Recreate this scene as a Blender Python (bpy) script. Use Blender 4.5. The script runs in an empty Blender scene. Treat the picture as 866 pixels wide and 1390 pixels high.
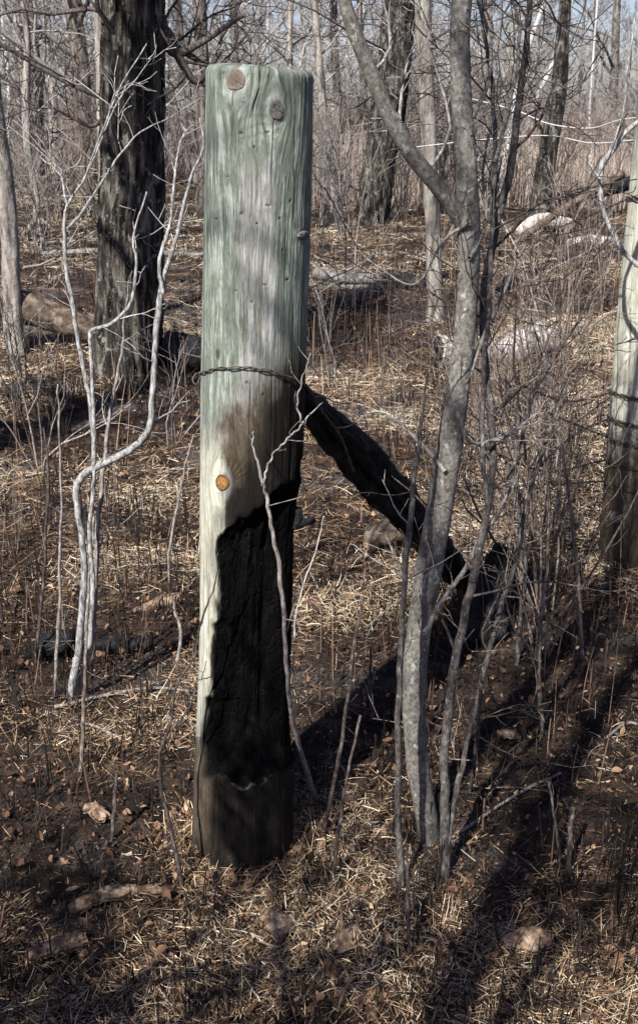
import bpy, math, random
import numpy as np
from mathutils import Vector

R = math.radians
C = bpy.context.scene.collection
rng = np.random.default_rng(7)
random.seed(7)

# ------------------------------------------------------------------ camera numbers (photo measured as 866 x 1390)
F, CX, CY, CAMH = 1550.0, 433.0, 695.0, 1.60
PITCH = math.atan((CY - 140.0) / F)
SP, CP = math.sin(PITCH), math.cos(PITCH)
AZ, EL = R(28), R(43)                       # shadows fall towards azimuth AZ (right of straight ahead)


def ray(px, py):
    a, b = (px - CX) / F, (CY - py) / F
    return np.array([a, CP + b * SP, -SP + b * CP])


def at(px, py, Y):
    """point of the view ray through a photo pixel at the ground distance Y"""
    d = ray(px, py)
    t = Y / d[1]
    return np.array([d[0] * t, Y, CAMH + d[2] * t])


def dist(py):
    """how far away the flat ground is at a photo row"""
    d = ray(CX, py)
    return CAMH * d[1] / -d[2]


def ppm(Y, z):
    return F / (Y * CP + (CAMH - z) * SP)


def proj(P):
    x, y, z = P[..., 0], P[..., 1], P[..., 2] - CAMH
    dep = y * CP - z * SP
    return CX + F * x / dep, CY - F * (y * SP + z * CP) / dep


# ------------------------------------------------------------------ numpy noise
def _h(ix, iy, iz):
    n = (ix * 374761393 + iy * 668265263 + iz * 2147483647 * 0 + iz * 1274126177) & 0x7fffffff
    n = ((n ^ (n >> 13)) * 1103515245 + 12345) & 0x7fffffff
    n = ((n ^ (n >> 16)) * 69069 + 1) & 0x7fffffff
    return n / float(0x7fffffff)


def noise(p):
    p = np.asarray(p, float)
    i = np.floor(p).astype(np.int64)
    f = p - i
    f = f * f * (3 - 2 * f)
    r = 0
    for a in (0, 1):
        for b in (0, 1):
            for c in (0, 1):
                w = (f[..., 0] if a else 1 - f[..., 0]) * (f[..., 1] if b else 1 - f[..., 1]) * (f[..., 2] if c else 1 - f[..., 2])
                r = r + w * _h(i[..., 0] + a, i[..., 1] + b, i[..., 2] + c)
    return r * 2 - 1


def n3(x, y, z=0.0):
    x, y, z = np.broadcast_arrays(np.asarray(x, float), np.asarray(y, float), np.asarray(z, float))
    return noise(np.stack([x, y, z], -1))


def gz(x, y):
    """height of the ground"""
    x = np.asarray(x, float); y = np.asarray(y, float)
    h = 0.030 * n3(x * .7 + 3, y * .7, 1) + 0.020 * n3(x * 2.1, y * 2.1, 5) + 0.009 * n3(x * 6, y * 6, 9)
    k = np.exp(-(((x + .17) ** 2 + (y - 2.2) ** 2) / .40 ** 2) ** 2)
    h = h * (1 - .9 * k) - .012 * k
    far = np.clip((y - 6) / 20, 0, 1)
    return h + far * 0.12 * n3(x * .22, y * .22, 4)


def G(px, py):
    Y = dist(py)
    p = at(px, py, Y)
    p[2] = float(gz(p[0], p[1]))
    return p


# ------------------------------------------------------------------ mesh building
class TB:
    """collects tubes, slabs and ribbons and links them as ONE mesh object"""
    def __init__(self):
        self.v, self.f, self.t, self.n = [], [], [], 0

    def add(self, verts, faces, tint=None):
        verts = np.asarray(verts, float)
        for fa in faces:
            fa = np.asarray(fa, np.int64)
            if len(fa): self.f.append(fa + self.n)
        self.v.append(verts)
        if tint is None: tint = random.random()
        self.t.append(np.full(len(verts), tint) if np.isscalar(tint) else np.asarray(tint, float))
        self.n += len(verts)

    def tube(self, pts, rad, sides=6, rough=0.0, freq=9.0, cap=True, tint=None, flat=1.0, seed=0.0):
        pts = np.asarray(pts, float)
        k = len(pts)
        rad = np.broadcast_to(np.asarray(rad, float), (k,))
        tan = np.gradient(pts, axis=0)
        tan /= np.linalg.norm(tan, axis=1)[:, None] + 1e-12
        ref = np.array([0.31, 0.95, 0.05]) if abs(tan[k // 2] @ np.array([0, 0, 1.])) > .7 else np.array([0, 0, 1.])
        a = np.cross(tan, ref); a /= np.linalg.norm(a, axis=1)[:, None] + 1e-12
        b = np.cross(tan, a)
        th = np.arange(sides) * 2 * math.pi / sides
        ring = a[:, None, :] * np.cos(th)[None, :, None] + b[:, None, :] * (np.sin(th) * flat)[None, :, None]
        rr = np.repeat(rad[:, None], sides, 1)
        if rough:
            q = pts[:, None, :] + ring * rad[:, None, None]
            rr = rr * (1 + rough * noise(q * freq + seed) + rough * .5 * noise(q * freq * 2.7 + seed))
        v = (pts[:, None, :] + ring * rr[..., None]).reshape(-1, 3)
        i = np.arange(k - 1)[:, None] * sides
        j = np.arange(sides)[None, :]
        jn = (j + 1) % sides
        q = np.stack([i + j, i + jn, i + sides + jn, i + sides + j], -1).reshape(-1, 4)
        fs = [q]
        if cap:
            fs.append(np.arange(sides)[::-1][None, :])
            fs.append(((k - 1) * sides + np.arange(sides))[None, :])
        self.add(v, fs, tint)

    def build(self, name, mat, parent=None, smooth=True, extra=None):
        V = np.concatenate(self.v) if self.v else np.zeros((0, 3))
        if parent is not None:
            V = V - np.array(parent.location)
        me = bpy.data.meshes.new(name)
        me.vertices.add(len(V)); me.vertices.foreach_set('co', V.astype(np.float32).ravel())
        loops = np.concatenate([f.ravel() for f in self.f]).astype(np.int32)
        tot = np.concatenate([np.full(len(f), f.shape[1]) for f in self.f]).astype(np.int32)
        st = np.concatenate([[0], np.cumsum(tot)[:-1]]).astype(np.int32)
        me.loops.add(len(loops)); me.loops.foreach_set('vertex_index', loops)
        me.polygons.add(len(tot)); me.polygons.foreach_set('loop_start', st); me.polygons.foreach_set('loop_total', tot)
        me.update(calc_edges=True)
        at_ = me.attributes.new('tint', 'FLOAT', 'POINT')
        at_.data.foreach_set('value', np.concatenate(self.t).astype(np.float32))
        for k, arr in (extra or {}).items():
            a = me.attributes.new(k, 'FLOAT', 'POINT'); a.data.foreach_set('value', np.asarray(arr, np.float32).ravel())
        me.polygons.foreach_set('use_smooth', np.full(len(tot), smooth))
        me.materials.append(mat)
        me.validate()
        o = bpy.data.objects.new(name, me); C.objects.link(o)
        if parent is not None: o.parent = parent
        return o


def tag(o, label, cat, group=None, kind=None):
    if label: o['label'] = label
    if cat: o['category'] = cat
    if group: o['group'] = group
    if kind: o['kind'] = kind
    return o


def thing(name, label, cat, loc=(0, 0, 0), group=None):
    o = bpy.data.objects.new(name, None); C.objects.link(o)
    o.location = [float(c) for c in loc]; o.empty_display_size = .1
    return tag(o, label, cat, group)


def smooth_path(pts, n=8):
    """Catmull-Rom through the points"""
    p = np.asarray(pts, float)
    p = np.vstack([2 * p[0] - p[1], p, 2 * p[-1] - p[-2]])
    out = []
    for i in range(1, len(p) - 2):
        t = np.linspace(0, 1, n, endpoint=False)[:, None]
        out.append(.5 * (2 * p[i] + (p[i + 1] - p[i - 1]) * t + (2 * p[i - 1] - 5 * p[i] + 4 * p[i + 1] - p[i + 2]) * t ** 2 +
                         (3 * p[i] - p[i - 1] - 3 * p[i + 1] + p[i + 2]) * t ** 3))
    out.append(p[-2][None])
    return np.concatenate(out)


def path(spec, Y, n=8, jit=0.0, dy=0.0):
    """spec: (px, py, width px[, extra depth]) down a stem -> points and radii in metres. Y: distance at its foot, dy: how much farther its end is"""
    P, Rr = [], []
    m = len(spec)
    for i, s in enumerate(spec):
        y = Y + dy * i / max(1, m - 1) + (s[3] if len(s) > 3 else 0)
        q = at(s[0], s[1], y)
        P.append(q); Rr.append(.5 * s[2] / ppm(y, q[2]))
    P = smooth_path(P, n)
    Rr = np.interp(np.linspace(0, m - 1, len(P)), range(m), Rr)
    if jit:
        k = np.arange(len(P))[:, None] * np.array([.37, .37, .37]) + np.array([[P[0][0] * 9, 3.1, P[0][1] * 5]])
        off = np.stack([noise(k), noise(k + 17), noise(k + 31)], -1) * jit
        off[0] = 0
        P = P + off
    return P, Rr


def unit(v):
    return v / (np.linalg.norm(v) + 1e-12)


def rdir(d, ang):
    """d turned by ang to a random side"""
    r = np.array([random.gauss(0, 1), random.gauss(0, 1), random.gauss(0, 1)])
    s = unit(np.cross(d, r))
    return unit(d * math.cos(ang) + s * math.sin(ang))


def grow(tb, p, d, L, r, lvl, kids=(5, 5, 4), ang=(35, 70), wob=.22, up=.06, sides=(8, 5, 4, 3), rmin=.0012, frac=(.35, .65), start=.2, tint=None, own=None):
    """one crooked branch with its side branches down to the twigs"""
    seg = 5 if lvl > 1 else 4
    if L > 1.5: seg = 8
    pts = [np.array(p, float)]; dd = unit(np.array(d, float))
    for i in range(seg):
        dd = unit(dd + np.array([random.gauss(0, wob), random.gauss(0, wob), random.gauss(0, wob) + up]))
        pts.append(pts[-1] + dd * L / seg)
    pts = np.array(pts)
    rad = np.maximum(np.linspace(r, r * .35, seg + 1), rmin)
    (own or tb).tube(pts, rad, sides[min(len(sides) - 1, 3 - lvl)], cap=False, tint=tint)
    if lvl <= 0: return
    nk = kids[min(len(kids) - 1, 3 - lvl)]
    for k in range(nk):
        t = start + (1 - start) * (k + random.random() * .9) / nk
        x = min(t, .999) * seg; i = int(x)
        q = pts[i] + (pts[i + 1] - pts[i]) * (x - i)
        d2 = rdir(unit(pts[i + 1] - pts[i]), R(random.uniform(*ang)))
        grow(tb, q, d2, L * random.uniform(*frac) * (1.15 - .5 * t), max(rmin, rad[i] * random.uniform(.42, .65)), lvl - 1, kids, ang, wob, up, sides, rmin, frac, start, tint)


def sprout(tb, P, Rr, n, L, lvl=1, t0=.2, t1=1.0, ang=(35, 75), kids=(4, 4, 3), rf=.4, wob=.2, up=.05, rmin=.0012, rmax=1):
    """side twigs along a stem"""
    for k in range(n):
        t = t0 + (t1 - t0) * (k + random.random()) / n
        i = min(len(P) - 2, int(t * (len(P) - 1)))
        d = rdir(unit(P[i + 1] - P[i]), R(random.uniform(*ang)))
        d[2] += .1
        grow(tb, P[i], d, L * random.uniform(.5, 1.2), min(rmax, max(rmin, Rr[i] * rf * random.uniform(.6, 1.2))), lvl, kids, (30, 65), wob, up, (6, 5, 4, 3), rmin)


# ------------------------------------------------------------------ materials
class NT:
    def __init__(self, name):
        self.m = bpy.data.materials.new(name); self.m.use_nodes = True
        self.t = self.m.node_tree; self.t.nodes.clear()
        self.out = self.t.nodes.new('ShaderNodeOutputMaterial')
        self.b = self.t.nodes.new('ShaderNodeBsdfPrincipled')
        self.t.links.new(self.b.outputs[0], self.out.inputs[0])

    def new(self, ty, **kw):
        n = self.t.nodes.new('ShaderNode' + ty)
        for k, v in kw.items(): setattr(n, k, v)
        return n

    def put(self, sock, v):
        if isinstance(v, bpy.types.NodeSocket): self.t.links.new(v, sock)
        elif v is not None: sock.default_value = v

    def attr(self, name): return self.new('Attribute', attribute_name=name).outputs['Fac']

    def coord(self, which='Object', scale=(1, 1, 1), rand=False):
        c = self.new('TexCoord').outputs[which]
        m = self.new('Mapping'); self.put(m.inputs['Vector'], c); m.inputs['Scale'].default_value = scale
        if rand:
            oi = self.new('ObjectInfo').outputs['Random']
            self.put(m.inputs['Location'], self.math('MULTIPLY', oi, 37.0))
        return m.outputs[0]

    def uv(self, name, scale=(1, 1, 1)):
        u = self.new('UVMap', uv_map=name).outputs[0]
        m = self.new('Mapping'); self.put(m.inputs['Vector'], u); m.inputs['Scale'].default_value = scale
        return m.outputs[0]

    def noise(self, vec, scale=5, detail=4, rough=.6, dist=0):
        n = self.new('TexNoise'); self.put(n.inputs['Vector'], vec)
        n.inputs['Scale'].default_value = scale; n.inputs['Detail'].default_value = detail
        n.inputs['Roughness'].default_value = rough; n.inputs['Distortion'].default_value = dist
        return n.outputs['Fac']

    def voro(self, vec, scale=5, feature='DISTANCE_TO_EDGE'):
        n = self.new('TexVoronoi', feature=feature); self.put(n.inputs['Vector'], vec); n.inputs['Scale'].default_value = scale
        return n.outputs['Distance']

    def ramp(self, fac, stops, inter='LINEAR'):
        n = self.new('ValToRGB'); self.put(n.inputs[0], fac); e = n.color_ramp.elements
        n.color_ramp.interpolation = inter
        while len(e) < len(stops): e.new(.5)
        for i, (p, c) in enumerate(stops):
            e[i].position = p
            c = (c, c, c) if isinstance(c, (int, float)) else c
            e[i].color = (c[0], c[1], c[2], 1)
        return n.outputs[0]

    def mix(self, fac, a, b, mode='MIX'):
        n = self.new('Mix', data_type='RGBA', blend_type=mode)
        self.put(n.inputs[0], fac)
        for s, v in ((n.inputs[6], a), (n.inputs[7], b)):
            if isinstance(v, tuple) and len(v) == 3: v = (*v, 1)
            self.put(s, v)
        return n.outputs[2]

    def math(self, op, a, b=None, clamp=False):
        n = self.new('Math', operation=op, use_clamp=clamp); self.put(n.inputs[0], a)
        if b is not None: self.put(n.inputs[1], b)
        return n.outputs[0]

    def finish(self, col, rough=.85, bump=None, strength=.5, dist=.002, spec=.25, sss=None):
        self.put(self.b.inputs['Base Color'], col if not (isinstance(col, tuple) and len(col) == 3) else (*col, 1))
        self.put(self.b.inputs['Roughness'], rough)
        self.put(self.b.inputs['Specular IOR Level'], spec)
        if bump is not None:
            bn = self.new('Bump'); self.put(bn.inputs['Height'], bump)
            bn.inputs['Strength'].default_value = strength; bn.inputs['Distance'].default_value = dist
            self.put(self.b.inputs['Normal'], bn.outputs[0])
        return self.m


def bark(name, dark, mid, light, lichen=None, scale=12, stretch=.25, bump=.8, bdist=.004, lich_at=.6, tintvar=.35):
    n = NT(name)
    co = n.coord('Object', (1, 1, stretch), True)
    c2 = n.coord('Object', (1, 1, .8), True)
    a = n.noise(co, scale, 8, .68, .3)
    b = n.noise(c2, scale * .28, 5, .62)
    sp = n.noise(c2, scale * 2.6, 3, .6)
    c = n.ramp(a, [(.36, dark), (.5, mid), (.64, light)])
    c = n.mix(n.ramp(b, [(.36, .45), (.58, 0)]), c, n.mix(1.0, c, (.50, .48, .46), 'MULTIPLY'))
    if lichen:
        lf = n.math('ADD', n.noise(c2, scale * .5, 5, .6), n.math('MULTIPLY', n.math('SUBTRACT', sp, .5), .35))
        c = n.mix(n.ramp(lf, [(lich_at - .01, 0), (lich_at + .04, .9)]), c, lichen)
    tv = n.attr('tint')
    c = n.mix(tintvar, c, n.mix(1.0, c, n.ramp(tv, [(0, .45), (1, 1.5)]), 'MULTIPLY'))
    return n.finish(c, .9, n.math('ADD', a, n.math('MULTIPLY', sp, .5)), bump, bdist, .15)


M = {}
M['grey_bark'] = bark('lichen_grey_bark', (.070, .064, .055), (.150, .137, .118), (.235, .218, .192), (.32, .32, .30), 120, .8, .9, .0025, .62)
M['pale_bark'] = bark('pale_sapling_bark', (.07, .066, .061), (.245, .237, .225), (.45, .44, .425), (.09, .085, .08), 130, .35, .6, .0015, .62)
M['dark_bark'] = bark('dark_ridged_bark', (.004, .0038, .0034), (.034, .030, .025), (.17, .152, .125), (.19, .18, .155), 24, .2, 1.0, .02, .60)
M['far_bark'] = bark('weathered_far_bark', (.075, .063, .053), (.25, .222, .193), (.44, .40, .355), (.30, .31, .26), 14, .2, 1.0, .02, .62)
M['far_dark'] = bark('dark_far_bark', (.03, .025, .022), (.11, .094, .080), (.25, .222, .193), None, 14, .2, 1.0, .02)
M['dim_bark'] = bark('dim_brown_bark', (.022, .019, .018), (.068, .060, .054), (.145, .131, .119), (.22, .215, .20), 110, .5, .8, .002, .64)
M['birch'] = bark('white_birch_bark', (.25, .24, .23), (.50, .485, .47), (.64, .625, .60), (.08, .07, .07), 16, 2.5, .3, .003, .62)
M['twig_red'] = bark('red_brown_twig', (.056, .041, .033), (.148, .114, .092), (.29, .245, .203), None, 120, .4, .3, .001, tintvar=.7)
M['twig_grey'] = bark('grey_brown_twig', (.085, .073, .065), (.20, .178, .160), (.37, .342, .315), None, 120, .4, .3, .001, tintvar=.7)
M['twig_dark'] = bark('dark_twig', (.018, .015, .014), (.060, .048, .043), (.15, .125, .11), None, 120, .4, .3, .001, tintvar=.6)
M['twig_far'] = bark('far_grey_twig', (.17, .156, .138), (.31, .288, .258), (.46, .44, .41), None, 40, .4, .3, .001, tintvar=.5)  # lightened to stand in for haze over the far trees
M['twig_pale'] = bark('pale_grey_twig', (.15, .14, .13), (.32, .30, .282), (.48, .46, .44), None, 120, .4, .3, .001, tintvar=.5)
M['log_tan'] = bark('fallen_log_bark', (.03, .022, .016), (.10, .074, .054), (.23, .18, .138), (.03, .024, .02), 16, 1, .9, .012, .60)
M['log_grey'] = bark('grey_log_bark', (.05, .045, .04), (.17, .158, .142), (.34, .32, .295), (.03, .027, .025), 20, 1, .9, .01, .6)
M['log_white'] = bark('bleached_log_wood', (.17, .14, .118), (.47, .425, .38), (.64, .60, .565), (.07, .055, .045), 26, 1, .9, .012, .58)
M['bark_chip'] = bark('bark_flake_wood', (.06, .037, .024), (.21, .138, .09), (.43, .325, .23), (.05, .035, .025), 55, .6, .9, .004, .62)


def char_mat(name, base=(.003, .003, .0032), hi=(.011, .011, .012), sc=30):
    n = NT(name)
    co = n.coord('Object', (1.5, 1.5, .8))
    w = n.noise(co, 14, 3)
    v = n.new('VectorMath', operation='ADD'); n.put(v.inputs[0], co)
    s = n.new('VectorMath', operation='SCALE'); n.put(s.inputs[0], n.new('TexNoise').outputs['Color']); s.inputs['Scale'].default_value = .02
    n.put(v.inputs[1], s.outputs[0])
    e = n.voro(v.outputs[0], sc)
    c = n.mix(n.ramp(w, [(.4, 0), (.75, 1)]), base, hi)
    hgt = n.math('ADD', n.ramp(e, [(0, 0), (.12, 1)]), n.math('MULTIPLY', n.noise(co, 90, 3), .3))
    return n.finish(c, n.ramp(w, [(.3, .6), (.7, .9)]), hgt, .7, .004, .18)


M['char'] = char_mat('charred_wood', hi=(.034, .034, .035))
n = NT('rusty_wire'); a = n.noise(n.coord(), 150, 3)
M['wire'] = n.finish(n.ramp(a, [(.35, (.028, .022, .02)), (.65, (.10, .075, .06))]), .6, a, .3, .0005, .4)
n = NT('galvanised_wire'); a = n.noise(n.coord(), 90, 3)
M['wire_bright'] = n.finish(n.ramp(a, [(.35, (.42, .41, .40)), (.65, (.68, .67, .66))]), .5, a, .2, .0005, .5)


def tinted(name, stops, rough=.8, trans=0):
    n = NT(name)
    c = n.ramp(n.attr('tint'), stops)
    return n.finish(c, rough, None, spec=.2)


M['straw'] = tinted('straw_litter', [(0, (.008, .006, .005)), (.24, (.040, .024, .015)), (.40, (.175, .102, .056)), (.60, (.39, .255, .145)), (.82, (.58, .44, .28)), (1, (.80, .69, .51))], .7)
M['leaf'] = tinted('dead_leaves', [(0, (.012, .008, .006)), (.35, (.085, .046, .028)), (.65, (.22, .125, .072)), (1, (.46, .32, .20))], .75)
M['stub'] = tinted('burnt_stubble', [(0, (.005, .005, .005)), (.5, (.018, .014, .012)), (.75, (.06, .038, .028)), (1, (.18, .12, .08))], .8)
M['stalk'] = tinted('dry_stalks', [(0, (.035, .022, .018)), (.4, (.12, .07, .048)), (.75, (.32, .21, .135)), (1, (.56, .43, .28))], .8)
M['reed'] = tinted('dry_reed', [(0, (.16, .12, .098)), (.5, (.31, .25, .205)), (1, (.50, .415, .34))], .8)

n = NT('burnt_soil')
co = n.coord('Object')
a = n.noise(co, 1.3, 5, .6); b = n.noise(co, 9, 6, .65); c = n.noise(co, 70, 4, .6)
col = n.ramp(b, [(.3, (.006, .005, .005)), (.5, (.024, .018, .014)), (.66, (.085, .056, .038)), (.8, (.17, .12, .08))])
col = n.mix(n.ramp(a, [(.52, 0), (.66, .85)]), col, n.ramp(c, [(.3, (.03, .028, .027)), (.7, (.15, .14, .132))]))
M['soil'] = n.finish(col, .95, n.math('ADD', b, n.math('MULTIPLY', c, .5)), 1.0, .02, .1)

# ------------------------------------------------------------------ world, sun, camera
sc = bpy.context.scene
w = bpy.data.worlds.new('World'); sc.world = w; w.use_nodes = True
nt = w.node_tree; nt.nodes.clear()
sky = nt.nodes.new('ShaderNodeTexSky'); sky.sky_type = 'NISHITA'; sky.sun_disc = False
sky.sun_elevation = EL; sky.sun_rotation = math.pi + AZ; sky.air_density = 1.0; sky.dust_density = 1.0; sky.ozone_density = 1.2
bg = nt.nodes.new('ShaderNodeBackground'); bg.inputs[1].default_value = .052
wo = nt.nodes.new('ShaderNodeOutputWorld')
mx = nt.nodes.new('ShaderNodeMix'); mx.data_type = 'RGBA'; mx.blend_type = 'MULTIPLY'; mx.inputs[0].default_value = 1; mx.inputs[7].default_value = (1.02, .98, 1.22, 1)
nt.links.new(sky.outputs[0], mx.inputs[6]); nt.links.new(mx.outputs[2], bg.inputs[0]); nt.links.new(bg.outputs[0], wo.inputs[0])
sl = bpy.data.lights.new('sun', 'SUN'); sl.energy = 5.0; sl.angle = R(.55); sl.color = (1, .975, .94)
so = bpy.data.objects.new('sun', sl); C.objects.link(so)
sd = Vector((math.sin(AZ) * math.cos(EL), math.cos(AZ) * math.cos(EL), -math.sin(EL)))
so.rotation_euler = sd.to_track_quat('-Z', 'Y').to_euler(); so.location = (-3, -5, 8)
cam = bpy.data.cameras.new('camera'); co_ = bpy.data.objects.new('camera', cam); C.objects.link(co_)
co_.location = (0, 0, CAMH); co_.rotation_euler = (math.pi / 2 - PITCH, 0, 0)
cam.sensor_fit = 'VERTICAL'; cam.sensor_height = 36; cam.lens = 36 * F / 1390
cam.clip_start = .02; cam.clip_end = 2000
cam.dof.use_dof = True; cam.dof.focus_distance = 2.3; cam.dof.aperture_fstop = 20
sc.camera = co_
sc.view_settings.view_transform = 'Standard'; sc.view_settings.look = 'None'; sc.view_settings.exposure = 1.0; sc.view_settings.gamma = 1
sc.cycles.max_bounces = 6

# ------------------------------------------------------------------ the ground
ys = np.concatenate([np.linspace(-9, 1, 40)[:-1], 1 + 449 * ((np.exp(np.linspace(0, 1, 420) * 6.5) - 1) / (math.exp(6.5) - 1))])
ts = np.linspace(-1, 1, 260)
hw = 6 + np.abs(ys) * .8
X = ts[None, :] * hw[:, None] * (.35 + .65 * np.abs(ts[None, :])); Yg = np.repeat(ys[:, None], len(ts), 1)
tb = TB()
gv = np.stack([X, Yg, gz(X, Yg)], -1).reshape(-1, 3)
i = np.arange(len(ys) - 1)[:, None] * len(ts); j = np.arange(len(ts) - 1)[None, :]
tb.add(gv, [np.stack([i + j, i + j + 1, i + len(ts) + j + 1, i + len(ts) + j], -1).reshape(-1, 4)], .5)
tag(tb.build('ground', M['soil']), 'burnt dark soil of the woodland floor with patches of ash', 'ground', kind='structure')


def scatter(N, y0, y1, m=1.3, s=.36, pw=1.0):
    """points on the ground, about as many per picture area near as far"""
    u = rng.random(N) ** pw
    y = y0 * (y1 / y0) ** u
    x = (rng.random(N) * 2 - 1) * (m + s * y)
    return x, y


def ribbons(tb, x, y, z, L, wdt, head, elev, curl, roll, tint, k=3, taper=.5, lens=False):
    """N flat blades of k segments each"""
    N = len(x)
    t = np.linspace(0, 1, k + 1)
    P = np.zeros((N, k + 1, 3)); P[:, 0] = np.stack([x, y, z], -1)
    for q in range(k):
        e = elev + curl * (t[q] - .3)
        hd = head + curl * .4 * t[q]
        d = np.stack([np.cos(hd) * np.cos(e), np.sin(hd) * np.cos(e), np.sin(e)], -1)
        P[:, q + 1] = P[:, q] + d * (L / k)[:, None]
    side = np.stack([-np.sin(head) * np.cos(roll), np.cos(head) * np.cos(roll), np.sin(roll)], -1)
    ww = wdt[:, None] * (1 - (1 - taper) * t[None, :] ** 2)
    if lens: ww = wdt[:, None] * np.maximum(.12, np.sin(math.pi * t) ** .7)[None, :]
    V = np.stack([P - side[:, None, :] * ww[..., None] * .5, P + side[:, None, :] * ww[..., None] * .5], 2).reshape(-1, 3)
    b = np.arange(N)[:, None] * (2 * (k + 1)) + np.arange(k)[None, :] * 2
    f = np.stack([b, b + 1, b + 3, b + 2], -1).reshape(-1, 4)
    tb.add(V, [f], np.repeat(tint, 2 * (k + 1)))


def U(N, a, b): return a + (b - a) * rng.random(N)


# burnt ground set mostly along the cast shadows, so its colour deepens them
BURNT_SHADE = [(*G(a, b)[:2], r) for a, b, r in ((470, 1010, .22), (585, 930, .25), (640, 860, .22), (700, 1000, .22), (790, 900, .35), (210, 560, .55), (60, 590, .5), (470, 475, .8), (480, 620, .4), (340, 1060, .15), (90, 880, .25))]


# straw lying on the ground
def straw(N, y0, y1, m, s, big):
    tb = TB()
    x, y = scatter(N, y0, y1, m, s)
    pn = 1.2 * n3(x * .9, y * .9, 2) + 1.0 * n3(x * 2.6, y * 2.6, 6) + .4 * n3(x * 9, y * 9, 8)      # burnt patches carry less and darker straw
    for (a_, b_, r_) in BURNT_SHADE: pn = pn - 1.6 * np.exp(-((x - a_) ** 2 + (y - b_) ** 2) / r_ ** 2)  # shadow darkness painted into the straw along with the burnt patches
    keep = rng.random(N) < np.clip(np.where(y > 8, .8, .62) + .75 * pn, np.where(y < 8, .36, .15), 1)
    x, y, pn = x[keep], y[keep], pn[keep]; N = len(x)
    sc_ = np.clip(y / 3.0, .8, big) ** .6
    z = gz(x, y) + U(N, .001, .022) * sc_
    dirn = 2.2 * n3(x * 1.6, y * 1.6, 12) + U(N, -1.4, 1.4)
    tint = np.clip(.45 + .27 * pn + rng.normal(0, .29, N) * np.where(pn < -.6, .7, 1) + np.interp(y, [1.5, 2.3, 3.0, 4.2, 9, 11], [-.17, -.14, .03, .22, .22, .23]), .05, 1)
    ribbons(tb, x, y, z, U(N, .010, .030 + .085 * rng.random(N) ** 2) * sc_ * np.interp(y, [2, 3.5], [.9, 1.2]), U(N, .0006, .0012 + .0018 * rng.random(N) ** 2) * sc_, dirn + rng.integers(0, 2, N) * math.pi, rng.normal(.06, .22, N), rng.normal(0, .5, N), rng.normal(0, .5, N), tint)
    return tb


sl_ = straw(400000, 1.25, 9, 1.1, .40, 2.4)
N = 2600                                                   # drifted up against the foot of the post
a_ = U(N, 0, 6.28); q_ = .118 + .10 * rng.random(N) ** 1.6; x = -.173 + q_ * np.sin(a_); y = 2.235 + q_ * np.cos(a_)
ribbons(sl_, x, y, gz(x, y) + (.010 + .022 * (x < -.22) + .02 * (x > -.09)) * (.22 - q_) / .1 * rng.random(N) * (1 + .8 * n3(x * 12, y * 12, 3)), U(N, .015, .07), U(N, .0008, .0024), U(N, 0, 6.28), rng.normal(.15, .4, N), rng.normal(0, .6, N), rng.normal(0, .6, N), np.clip(rng.normal(.40, .25, N), 0, 1))
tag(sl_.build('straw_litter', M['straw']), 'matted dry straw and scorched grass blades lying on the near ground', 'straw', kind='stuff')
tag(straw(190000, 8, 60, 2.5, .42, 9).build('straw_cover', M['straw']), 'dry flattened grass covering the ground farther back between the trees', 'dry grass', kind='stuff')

# dead leaves
tb = TB()
N = 5000
x, y = scatter(N, 1.25, 18, 1.1, .40)
sz = U(N, .005, .017) * np.clip(y / 3, .8, 3) ** .5
ribbons(tb, x, y, gz(x, y) + U(N, .004, .03), sz * 2.0, sz * 1.1, U(N, 0, 6.28), rng.normal(.1, .45, N), rng.normal(0, 1.3, N), rng.normal(0, .6, N), np.clip(rng.normal(.36, .26, N), 0, 1), 4, .25, True)
N = 320
x, y = scatter(N, 1.3, 7, .9, .38)
sz = U(N, .012, .026)
ribbons(tb, x, y, gz(x, y) + U(N, .006, .03), sz * 2.0, sz * 1.1, U(N, 0, 6.28), rng.normal(.15, .5, N), rng.normal(.6, 1.8, N), rng.normal(0, .6, N), np.clip(rng.normal(.30, .22, N), 0, 1), 5, .25, True)
N = 120
a_ = U(N, 0, 6.28); q_ = .125 + .09 * rng.random(N); x = -.173 + q_ * np.sin(a_); y = 2.235 + q_ * np.cos(a_); sz = U(N, .008, .02)
ribbons(tb, x, y, gz(x, y) + U(N, .004, .022), sz * 2.0, sz * 1.1, U(N, 0, 6.28), rng.normal(.3, .6, N), rng.normal(.4, 1.5, N), rng.normal(0, .6, N), np.clip(rng.normal(.42, .25, N), 0, 1), 5, .25, True)
tag(tb.build('leaf_litter', M['leaf']), 'curled brown dead leaves strewn among the straw', 'leaves', kind='stuff')

# chaff: crumbs of leaf, bark and charcoal
tb = TB()
N = 70000
x, y = scatter(N, 1.25, 10, 1.1, .40)
sz = U(N, .002, .010) * np.clip(y / 2.6, .8, 3) ** .5
ribbons(tb, x, y, gz(x, y) + U(N, .001, .018), sz * 1.6, sz, U(N, 0, 6.28), rng.normal(.1, .5, N), rng.normal(0, 1.2, N), rng.normal(0, .6, N), np.clip(rng.normal(.26, .30, N), 0, 1), 2, .4)
tag(tb.build('chaff', M['leaf']), 'crumbs of dead leaf, bark and charcoal littering the near ground', 'litter', kind='stuff')

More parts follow.
